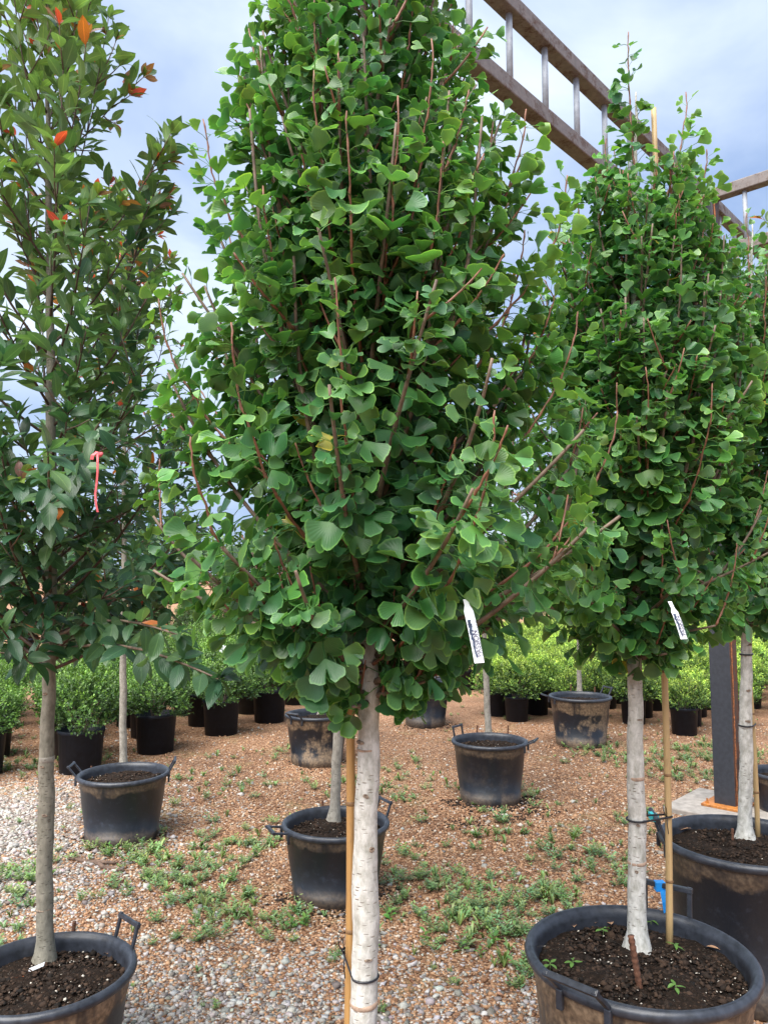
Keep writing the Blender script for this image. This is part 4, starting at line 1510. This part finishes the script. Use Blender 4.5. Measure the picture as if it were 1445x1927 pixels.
# ------------------------------------------------------------------ potted shrubs
def shrub_foliage(seed, rx, rz, n_sprig, leaf, tip, mid, deep, upright=.5, per=9):
    """many tiny leaves on short sprigs over an uneven dome (unit metres), base at z=0"""
    r = np.random.default_rng(seed)
    ph = r.uniform(0, 6.28, 6)
    u = r.random(n_sprig); az = r.uniform(0, 6.283, n_sprig)
    el = np.arcsin(-.45 + 1.45 * u)
    lum = 1 + .14 * np.sin(3 * az + ph[0]) * np.cos(2 * el + ph[1]) + .09 * np.sin(5 * az + 4 * el + ph[2]) + .06 * np.sin(9 * az - 5 * el + ph[3]) + r.normal(0, .05, n_sprig)
    dep = 1 - .45 * r.random(n_sprig) ** 2.2
    d = np.stack([np.cos(el) * np.cos(az), np.cos(el) * np.sin(az), np.sin(el)], 1)
    kc = r.normal(0, 1, (34, 3)); kc[:, 2] = np.abs(kc[:, 2]) - .3; kc /= np.linalg.norm(kc, axis=1)[:, None]
    near = (d @ kc.T).max(1)
    lum = lum * (.80 + .30 * np.exp(-((1 - near) / .045)))
    P = d * (lum * dep)[:, None] * np.array([rx, rx, rz]); P[:, 2] += rz * .62
    P[:, 2] = np.maximum(P[:, 2], .015)
    D = d * (1 - upright) + np.array([0, 0, 1.0]) * upright + r.normal(0, .22, (n_sprig, 3))
    D /= np.linalg.norm(D, axis=1)[:, None]
    Ls = r.uniform(.6, 1.25, n_sprig) * leaf * 3.2
    n = n_sprig * per
    t = np.tile(np.linspace(.1, 1, per), n_sprig)
    Pp = np.repeat(P, per, 0) + np.repeat(D, per, 0) * (t * np.repeat(Ls, per))[:, None]
    Dr = np.repeat(D, per, 0)
    a = r.uniform(0, 6.283, n)
    x = np.cross(Dr, np.array([.2, .3, .93])); x /= np.linalg.norm(x, axis=1)[:, None]
    y = np.cross(Dr, x)
    A = Dr * (.35 + .6 * t)[:, None] + x * np.cos(a)[:, None] + y * np.sin(a)[:, None]
    A /= np.linalg.norm(A, axis=1)[:, None]
    S = np.cross(A, Dr + r.normal(0, .3, (n, 3))); S /= np.linalg.norm(S, axis=1)[:, None]
    Nn = np.cross(S, A)
    l = leaf * r.uniform(.7, 1.25, n)[:, None]; wd = l * .52
    V = np.stack([Pp, Pp + A * l * .5 - S * wd * .5 + Nn * l * .06, Pp + A * l, Pp + A * l * .5 + S * wd * .5 + Nn * l * .06], 1).reshape(-1, 3)
    k = np.arange(n)[:, None] * 4
    T = np.concatenate([k + np.array([[0, 1, 2]]), k + np.array([[0, 2, 3]])], 0)
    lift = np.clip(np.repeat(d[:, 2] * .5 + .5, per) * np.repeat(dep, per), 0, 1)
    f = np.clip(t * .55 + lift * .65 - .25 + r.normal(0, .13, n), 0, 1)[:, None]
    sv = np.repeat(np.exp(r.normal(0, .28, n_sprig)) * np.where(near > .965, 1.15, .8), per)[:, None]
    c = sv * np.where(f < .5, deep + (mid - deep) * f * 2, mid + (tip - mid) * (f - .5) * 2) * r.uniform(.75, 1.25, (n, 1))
    return V, T, np.repeat(c, 4, 0)

arr = np.array
SH = []
for k in range(4):    # left block: fresh green
    q_ = (.72, .9, 1.05, .82)[k]
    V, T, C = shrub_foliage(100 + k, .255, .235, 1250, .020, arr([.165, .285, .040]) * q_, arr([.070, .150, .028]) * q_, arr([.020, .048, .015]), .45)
    SH.append(tri_mesh('foliage', V, T, C, None, False, M['tiny_m']))
SHR = []
for k in range(4):    # right field: yellow green
    q_ = (1.0, 1.2, 1.32, .9)[k]
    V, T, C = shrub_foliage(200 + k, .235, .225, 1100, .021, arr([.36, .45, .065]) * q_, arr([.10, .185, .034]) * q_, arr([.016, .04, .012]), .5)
    SHR.append(tri_mesh('foliage', V, T, C, None, False, M['tiny_m']))
CON = []
for k in range(2):    # cone shaped evergreens at the back
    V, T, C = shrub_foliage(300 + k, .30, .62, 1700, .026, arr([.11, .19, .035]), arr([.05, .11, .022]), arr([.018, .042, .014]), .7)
    tz = np.clip(V[:, 2] / 1.05, 0, 1); V[:, :2] *= (1.12 - .80 * tz)[:, None]
    CON.append(tri_mesh('foliage', V, T, C, None, False, M['tiny_m']))

def small_pot_me(Rr, H, name, seg=28):
    m_ = MB()
    rb = Rr * .86
    m_.lathe([(.001, .002), (rb - .012, .002), (rb, .006), (Rr - .006, H - .03), (Rr + .002, H - .028), (Rr + .003, H - .004), (Rr - .002, H), (Rr - .008, H - .004), (Rr - .014, H - .05), (.001, H - .045)], seg)
    me = bpy.data.meshes.new(name); me.from_pydata(m_.v, [], m_.f); me.update()
    me.polygons.foreach_set('use_smooth', [True] * len(me.polygons))
    me.materials.append(M['smallpot'])
    return me
PA = small_pot_me(.178, .335, 'pot'); PB = small_pot_me(.132, .265, 'pot'); PC = small_pot_me(.19, .3, 'pot')
sg = MB()
for k in range(7):
    a = k * 2.4
    sg.tube([(0.02 * math.cos(a), .02 * math.sin(a), -.05), (.07 * math.cos(a), .07 * math.sin(a), .1), (.15 * math.cos(a), .15 * math.sin(a), .24)], [.006, .004, .002], 5)
STEM = bpy.data.meshes.new('stem'); STEM.from_pydata(sg.v, [], sg.f); STEM.materials.append(M['twig2'])

NEARPOTS = [(POTS[k][0], POTS[k][1]) for k in POTS]
def shrub(x, y, pot_me, H, fol, sc, label, group, name='boxwood_shrub', cat='shrub'):
    for c, Rr in NEARPOTS:
        if math.hypot(x - c[0], y - c[1]) < Rr + .2: return None
    z = ground_z(x, y) - .003
    root = empty(name, (x, y, z), random.uniform(0, 6.28), label, cat, group)
    mkobj('pot', pot_me, None, root)
    f = mkobj('foliage', fol, None, root, 'stuff')
    f.location = (0, 0, H - .05); f.scale = (sc * random.uniform(.93, 1.08), sc * random.uniform(.93, 1.08), sc * random.uniform(.88, 1.1))
    f.rotation_euler = (0, 0, random.uniform(0, 6.28))
    s_ = mkobj('stem', STEM, None, root, 'stuff'); s_.location = (0, 0, H - .02)
    return root

GA, LA = 'round green shrubs in rows', 'round fresh green shrub in a squat black nursery pot'
a0 = at_h(138, 1462, 0); a0 = np.array([a0[0], a0[1] + .15])
uvec = unit(np.array([.39, .70])); vvec = np.array([-uvec[1], uvec[0]])
tagged = []; ORD = ('first', 'second', 'third', 'fourth')
for r_ in range(0, 7):
    for c_ in range(-3, 9):
        p = a0 + uvec * (.80 * c_ + (.38 if r_ % 2 else 0)) + vvec * .56 * r_
        p = p + np.array([random.uniform(-.05, .05), random.uniform(-.05, .05)])
        if p[1] < 5.5 or p[1] > 14: continue
        px, py, z = proj(np.array([p[0], p[1], .4]))
        if px < -120 or px > 700: continue
        if r_ == 0 and c_ < 0: continue
        if r_ == 0 and c_ > 3: continue
        s_ = shrub(p[0], p[1], PA, .335, random.choice(SH), random.uniform(.95, 1.22), LA if r_ else ORD[c_] + ' round green shrub from the pale stones in the open front row', GA)
        if s_: tagged.append(p)
GB, LB = 'yellow green shrubs filling the field', 'low shrub with yellow green tips in a small black pot'
o1 = at_h(1288, 1388, 0); o1 = np.array([o1[0], o1[1] + .1])
nR = 0
for r_ in range(0, 26):
    for c_ in range(-14, 22):
        x = o1[0] + .56 * c_ + (.28 if r_ % 2 else 0) + random.uniform(-.05, .05)
        y = o1[1] + .50 * r_ + random.uniform(-.05, .05) + .10 * abs(c_) * (1 if c_ < 0 else .5)
        if r_ == 0 and c_ not in (0,): continue
        px, py, z = proj(np.array([x, y, .4]))
        if px < 925 or px > 1560 or y > 17.5: continue
        if px > 1395 and y < 8.6: continue
        if shrub(x, y, PB, .265, random.choice(SHR), random.uniform(.72, 1.08), LB if r_ else 'yellow green shrub standing forward of its field beside the dark steel post', GB): nR += 1
print('right shrubs', nR)
SL = ('round green shrub standing apart from its rows behind the mud coated pot', 'round green shrub beside the trunk of the mud coated pot tree', 'yellow green shrub farthest behind the plain dark pot', 'yellow green shrub in black pot behind the mud banded pot')
# two potted shrubs between the trees, further back
for (px, py) in ((548, 1302), (588, 1300), (880, 1300), (940, 1350)):
    p = at_h(px, py, 0)
    shrub(p[0], p[1] + .12, PB if px > 800 else PA, .265 if px > 800 else .335, random.choice(SHR if px > 800 else SH), .95, SL[(px > 570) + (px > 800) + (px > 900)], 'shrubs behind the potted trees')
# cone shaped evergreens behind the green block, and a far screen
GC, LC = 'cone shaped evergreens behind the shrub rows', 'cone shaped dark evergreen in a pot behind the shrub rows'
for r_ in range(3):
    for i in range(14):
        x = -8.5 + i * .85 + (.4 if r_ % 2 else 0); y = 14.6 + r_ * 1.1 + random.uniform(-.1, .1)
        px, py, z = proj(np.array([x, y, .5]))
        if -80 < px < 760:
            shrub(x, y, PC, .30, random.choice(CON), random.uniform(.9, 1.2), LC, GC, 'cone_evergreen')
for i in range(16):
    x = -1.5 + i * 1.1; y = 24 + random.uniform(-.6, .6)
    shrub(x, y, PC, .30, random.choice(CON), random.uniform(.9, 1.3), 'evergreen in a pot on the bare ground beyond the yellow green field', 'evergreens beyond the field', 'potted_evergreen')

# distant tree belt: one uneven mass at the edge of the nursery
def far_belt():
    Vs, Ts, Cs = [], [], []
    o = 0
    r = np.random.default_rng(9)
    for i in range(46):
        x = -52 + i * 2.35 + r.uniform(-.8, .8); y = 58 + r.uniform(-4, 4); s = r.uniform(1.6, 2.7)
        V, T, C = shrub_foliage(900 + i, 1.15, 1.35, 130, .26, arr([.10, .17, .05]), arr([.05, .10, .03]), arr([.02, .045, .018]), .4, 6)
        V = V * s * np.array([1, 1, .82]) + np.array([x, y, 0]); Vs.append(V); Ts.append(T + o); Cs.append(C); o += len(V)
    me = tri_mesh('far_trees', np.concatenate(Vs), np.concatenate(Ts), np.concatenate(Cs), None, False, M['tiny_m'])
    ob = mkobj('far_trees', me, None, None, 'stuff')
    tag(ob, 'distant belt of green trees along the edge of the yard', 'trees')
far_belt()

# white and blue price tags pegged in the shrubs
def peg_tag(px, py, h, wpx, hpx, mat, label, group, roll):
    p = at_h(px, py, h); z = proj(p)[2]
    w_, h_ = wpx * z / F, hpx * z / F
    root = empty('price_tag', tuple(p), 0, label, 'tag', group)
    m_ = MB(); n = 5; V, fc = [], []
    for k in range(n + 1):
        x = (k / n - .5) * w_; yb = .012 * math.cos(math.pi * (k / n - .5))
        for zz in (-h_ / 2, h_ / 2):
            V += [(x, -yb, zz), (x, -yb + .001, zz)]
    for k in range(n):
        a, b = k * 4, k * 4 + 4
        fc += [(a, b, b + 2, a + 2), (a + 1, a + 3, b + 3, b + 1), (a, a + 1, b + 1, b), (a + 2, b + 2, b + 3, a + 3)]
    m_.add(V, fc)
    c_ = m_.build('card', M[mat], root, False)
    c_.rotation_euler = (R(-15), R(roll), R(random.uniform(-20, 20)))
    m_ = MB(); m_.tube([(0, .004, .0), (.004, .012, -.06), (0, .02, -.16)], .002, 5)
    m_.build('strap', M[mat], root)
for (px, py, h, a, b, mt, rl) in [(137, 1272, .50, 20, 17, 'tagw', -12), (414, 1221, .62, 26, 14, 'tagw', 8), (403, 1253, .54, 19, 11, 'tagw', -6), (575, 1236, .50, 8, 16, 'tagw', 0),
                                  (1073, 1174, .46, 17, 11, 'tagw', 15), (194, 1306, .48, 12, 12, 'tagw', 15), (220, 1258, .48, 14, 12, 'tagw', 10), (285, 1244, .5, 12, 8, 'tagw', -10)]:
    peg_tag(px, py, h, a, b, mt, 'small white price tag pegged in a potted shrub', 'price tags in the shrubs', rl)
for (px, py, h, a, b, rl) in [(391, 1241, .55, 20, 6, 0), (141, 1260, .54, 9, 9, 30), (1184, 1257, .5, 6, 12, 0)]:
    peg_tag(px, py, h, a, b, 'tagb', 'small light blue tag on a potted shrub', 'blue tags in the shrubs', rl)

# ------------------------------------------------------------------ weeds
def weed_clump(r, n_leaf, h, spread, kind):
    """triangles of a small weed: narrow leaves round a centre (kind 0) or toothed feathery stems (kind 1)"""
    V, T, C = [], [], []
    for k in range(n_leaf):
        a = r.uniform(0, 6.283); out = r.uniform(.35, 1.0) * spread; hh = h * r.uniform(.35, 1.0)
        d = np.array([math.cos(a), math.sin(a)]); s = np.array([-d[1], d[0]])
        col = np.array([.13, .215, .075]) * r.uniform(.65, 1.4) * np.array([r.uniform(.8, 1.4), 1, r.uniform(.7, 1.4)])
        if kind == 0:
            wd = .0035 + .004 * r.random()
            pts = [(0, 0), (.45, .75), (.8, 1.0), (1.05, .85)]; ws = (.5, 1, .7, 0.05)
            o = len(V)
            for (f, z), q_ in zip(pts, ws):
                c = d * out * f
                V += [(c[0] - s[0] * wd * q_, c[1] - s[1] * wd * q_, hh * z), (c[0] + s[0] * wd * q_, c[1] + s[1] * wd * q_, hh * z)]
            for i in range(3):
                T += [(o + 2 * i, o + 2 * i + 1, o + 2 * i + 3), (o + 2 * i, o + 2 * i + 3, o + 2 * i + 2)]
            C += [col] * 8
        else:
            for j in range(7):
                f = .25 + .75 * j / 6
                c = np.array([d[0] * out * f, d[1] * out * f, hh * f])
                aa = a + (1.0 if j % 2 else -1.0) + r.normal(0, .3)
                l = .016 * r.uniform(.7, 1.4); e = np.array([math.cos(aa), math.sin(aa), r.uniform(.0, .7)]) * l
                sd_ = np.array([-e[1], e[0], 0]) * .30
                o = len(V)
                V += [tuple(c), tuple(c + e * .5 + sd_), tuple(c + e), tuple(c + e * .5 - sd_)]
                T += [(o, o + 1, o + 2), (o, o + 2, o + 3)]; C += [col] * 4
    return np.array(V), np.array(T), np.array(C)

PATCH = [(400, 1605, .34, 60), (330, 1625, .25, 40), (470, 1590, .22, 26), (375, 1705, .24, 50), (440, 1720, .18, 24), (760, 1462, .40, 34), (740, 1495, .2, 16), (840, 1690, .28, 70), (900, 1735, .22, 60),
         (780, 1640, .2, 18), (20, 1665, .22, 30), (60, 1650, .2, 20), (20, 1745, .15, 18), (60, 1450, .55, 40), (30, 1420, .6, 40), (1040, 1590, .28, 30), (1100, 1620, .22, 24), (1180, 1650, .14, 18), (1060, 1690, .18, 20),
         (1010, 1780, .10, 16), (985, 1830, .1, 14), (560, 1735, .12, 22), (600, 1600, .1, 6), (540, 1420, .3, 18), (470, 1480, .3, 20), (650, 1470, .3, 24), (1230, 1440, .4, 60), (1150, 1430, .35, 40), (1320, 1450, .45, 70), (1420, 1420, .5, 60), (1290, 1410, .4, 60),
         (1120, 1405, .3, 30), (960, 1500, .3, 20), (880, 1560, .3, 18), (1010, 1690, .2, 20), (900, 1590, .2, 12), (640, 1310, .6, 30), (230, 1590, .15, 8), (200, 1598, .08, 8), (285, 1598, .06, 5), (1205, 1540, .2, 20), (700, 1740, .10, 10), (990, 1690, .2, 16),
         (350, 1480, .4, 26), (560, 1560, .2, 10), (250, 1680, .2, 14)]
lib = []
r = np.random.default_rng(77)
for k in range(14):
    lib.append(weed_clump(r, int(r.integers(7, 13)), r.uniform(.03, .07), r.uniform(.03, .06), 1 if k % 3 else 0))
Vs, Ts, Cs, o = [], [], [], 0
def put_weed(x, y, s):
    global o
    V, T, C = lib[int(r.integers(len(lib)))]
    a = r.uniform(0, 6.283); ca, sa = math.cos(a), math.sin(a)
    X = V * s
    X = np.stack([X[:, 0] * ca - X[:, 1] * sa + x, X[:, 0] * sa + X[:, 1] * ca + y, X[:, 2] + ground_z(x, y)], 1)
    Vs.append(X); Ts.append(T + o); Cs.append(C * r.uniform(.8, 1.25)); o += len(V)
for (px, py, rad, n) in PATCH:
    p = at_h(px, py, 0)
    for _ in range(int(n * .8)):
        put_weed(p[0] + r.normal(0, rad * .5), p[1] + r.normal(0, rad * .75), r.uniform(.5, 1.15))
for _ in range(300):
    yy = r.uniform(2.8, 10); put_weed(r.uniform(-1, 1) * yy * .55, yy, r.uniform(.3, .7))
me = tri_mesh('weeds', np.concatenate(Vs), np.concatenate(Ts), np.concatenate(Cs), None, False, M['tiny_m'])
wd_ = mkobj('weeds', me, None, None, 'stuff')
tag(wd_, 'low green weeds and ground cover spread over the gravel', 'weeds')

# broad leaved weeds, each a plant
def broad_weed(px, py, hgt, n, label, upright):
    p = at_h(px, py, 0); z = ground_z(p[0], p[1])
    root = empty('weed_plant', (p[0], p[1], z), random.uniform(0, 6.28), label, 'weed', 'broad leaved weeds on the gravel')
    m_ = MB(); m_.tube([(0, 0, -.01), (.003, 0, hgt * .6), (0, .004, hgt)], [.0022, .0018, .001], 5)
    st = m_.build('stem', M['weedstem'], root)
    for k in range(n):
        a = k * 2.4; t = (k + .6) / n
        lf = mkobj('leaf', random.choice(OL_me), None, root)
        ax = np.array([math.cos(a), math.sin(a), .25 + upright * t]); 
        Rm = rot_of(ax, np.array([0, 0, 1.0]) + np.array([random.gauss(0, .2) for _ in range(3)])) * (.034 * random.uniform(.7, 1.2))
        mt = Matrix.Identity(4)
        for i in range(3):
            for j in range(3): mt[i][j] = Rm[i, j]
        mt[2][3] = hgt * t
        lf.matrix_basis = mt
        lf.color = (.11 * random.uniform(.7, 1.3), .235 * random.uniform(.8, 1.2), .05, 1)
M['weedstem'] = simple('weed_stem', (.12, .2, .05), .6)
for i, (px, py, hgt, n, up) in enumerate([(930, 1778, .035, 7, .3), (1063, 1785, .07, 11, 1.0), (800, 1770, .03, 7, .3), (868, 1790, .03, 6, .3), (905, 1800, .03, 7, .3), (548, 1752, .05, 9, .6), (735, 1735, .04, 8, .5), (1002, 1812, .03, 6, .3), (575, 1745, .04, 8, .5), (1060, 1700, .05, 8, .8), (205, 1603, .05, 9, .6)]):
    broad_weed(px, py, hgt, n, 'small broad leaved weed growing in the gravel' if up < 1 else 'upright broad leaved weed growing in the gravel', up)

# ------------------------------------------------------------------ small litter
def litter(px, py, h, sc, mat, label, group, i=0):
    p = at_h(px, py, h)
    me = OL_me[(i * 5) % len(OL_me)].copy(); me.materials.clear(); me.materials.append(M[mat])
    o = mkobj('fallen_leaf', me)
    o.location = (p[0], p[1], h + .006); o.scale = (sc,) * 3
    o.rotation_euler = (R(random.uniform(-12, 12)), R(random.uniform(-12, 12)), random.uniform(0, 6.28))
    tag(o, label, 'leaf', group)
hs_ = POTS['front'][2] - .045
for i, (px, py) in enumerate([(1120, 1742), (1150, 1745), (1355, 1792), (1080, 1750)]):
    litter(px, py, hs_, .045, 'dryleaf', 'dry tan leaf lying on the soil of the ribboned pot', 'dry leaves on the front pot soil', i)
litter(45, 1842, zNL + .008, .045, 'redleaf', 'orange leaf lying on the soil of the red leaved tree', None, 1)
litter(202, 1800, zNL + .008, .045, 'dryleaf', 'tan leaf lying near the rim of the red leaved tree pot', None, 2)
hr_ = POTS['right'][2] - .045
for i, (px, py) in enumerate([(1300, 1562), (1375, 1552), (1425, 1568)]):
    litter(px, py, hr_, .07, 'dryleaf', 'curled tan leaf on the soil of the pot by the post', 'leaves on the soil by the post', i + 2)
litter(887, 1384, POTS['back_right'][2] - .04, .06, 'dryleaf', 'tan leaf on the soil of the mud banded pot', None, 4)
for i, (px, py) in enumerate([(330, 1828), (1010, 1560), (760, 1555), (690, 1640), (480, 1530), (860, 1620), (1130, 1560), (985, 1640)]):
    litter(px, py, 0, .055, 'dryleaf', 'dry brown leaf lying flat on the gravel', 'dry leaves on the gravel', i)
# seedlings on the front pot's soil
for i, (px, py) in enumerate([(1135, 1760), (1078, 1822), (1035, 1825), (1272, 1868), (1272, 1790), (1225, 1745)]):
    p = at_h(px, py, hs_)
    root = empty('seedling', tuple(p), 0, 'tiny green seedling sprouting from the soil of the ribboned pot', 'seedling', 'seedlings in the front pot')
    m_ = MB(); m_.tube([(0, 0, -.01), (0, 0, .018)], .001, 4); m_.build('stem', M['weedstem'], root)
    for k in range(4):
        lf = mkobj('leaf', OL_me[k], None, root); lf.location = (0, 0, .012 + .002 * k); lf.scale = (.024,) * 3
        lf.rotation_euler = (R(10), 0, k * 1.7 + i); lf.color = (.12, .25, .05, 1)
# rotten sticks and soil spilled round the pot feet
for i, (px, py, l, a) in enumerate([(175, 1620, .30, -.25), (205, 1632, .22, -.5), (690, 1722, .10, .3)]):
    p = at_h(px, py, .01)
    m_ = MB(); pts = [(-l / 2 + l * k / 7, .006 * math.sin(k * 1.9), .004 * math.cos(k)) for k in range(8)]
    m_.tube(pts, [.006, .011, .012, .010, .012, .009, .008, .004], 6)
    ob = m_.build('rotten_stick', M['stick']); ob.location = (p[0], p[1], ground_z(p[0], p[1]) + .008); ob.rotation_euler = (0, 0, a)
    tag(ob, ['long rotten stick on the ground before the pot on pale stones', 'short rotten stick beside the long one on the ground', 'small dark stick by the foot of the leaning tree pot'][i], 'stick')
sp_pos, sp_s = [], []
for key, n in (('left', 260), ('mid', 420), ('back_right', 520), ('back_mid', 120), ('dark', 160), ('far_right', 120)):
    c, Rr, H = POTS[key]
    for _ in range(n):
        a = r.uniform(3.2, 6.6); q_ = Rr * .8 + abs(r.normal(0, .09))
        sp_pos.append((c[0] + math.cos(a) * q_, c[1] + math.sin(a) * q_)); sp_s.append(.002 + r.gamma(3, .0017))
for (px, py) in ((1010, 1535), (960, 1545), (870, 1555)):
    p = at_h(px, py, 0)
    for _ in range(130): sp_pos.append((p[0] + r.normal(0, .10), p[1] + r.normal(0, .06))); sp_s.append(.002 + r.gamma(3, .0017))
sp_pos = np.array(sp_pos); sp_s = np.array(sp_s)
P3 = np.stack([sp_pos[:, 0], sp_pos[:, 1], np.array([ground_z(a, b) for a, b in sp_pos]) + .002], 1)
V, T, C = lumps(P3, sp_s, np.array([.018, .012, .009]) * r.uniform(.6, 2.4, (len(sp_s), 1)), OCT, r, .5, .4)
so = mkobj('spilled_soil', tri_mesh('spilled_soil', V, T, C, smooth=False, material=M['crumb']), None, None, 'stuff')
tag(so, 'dark potting soil spilled on the gravel round the pot feet', 'soil')
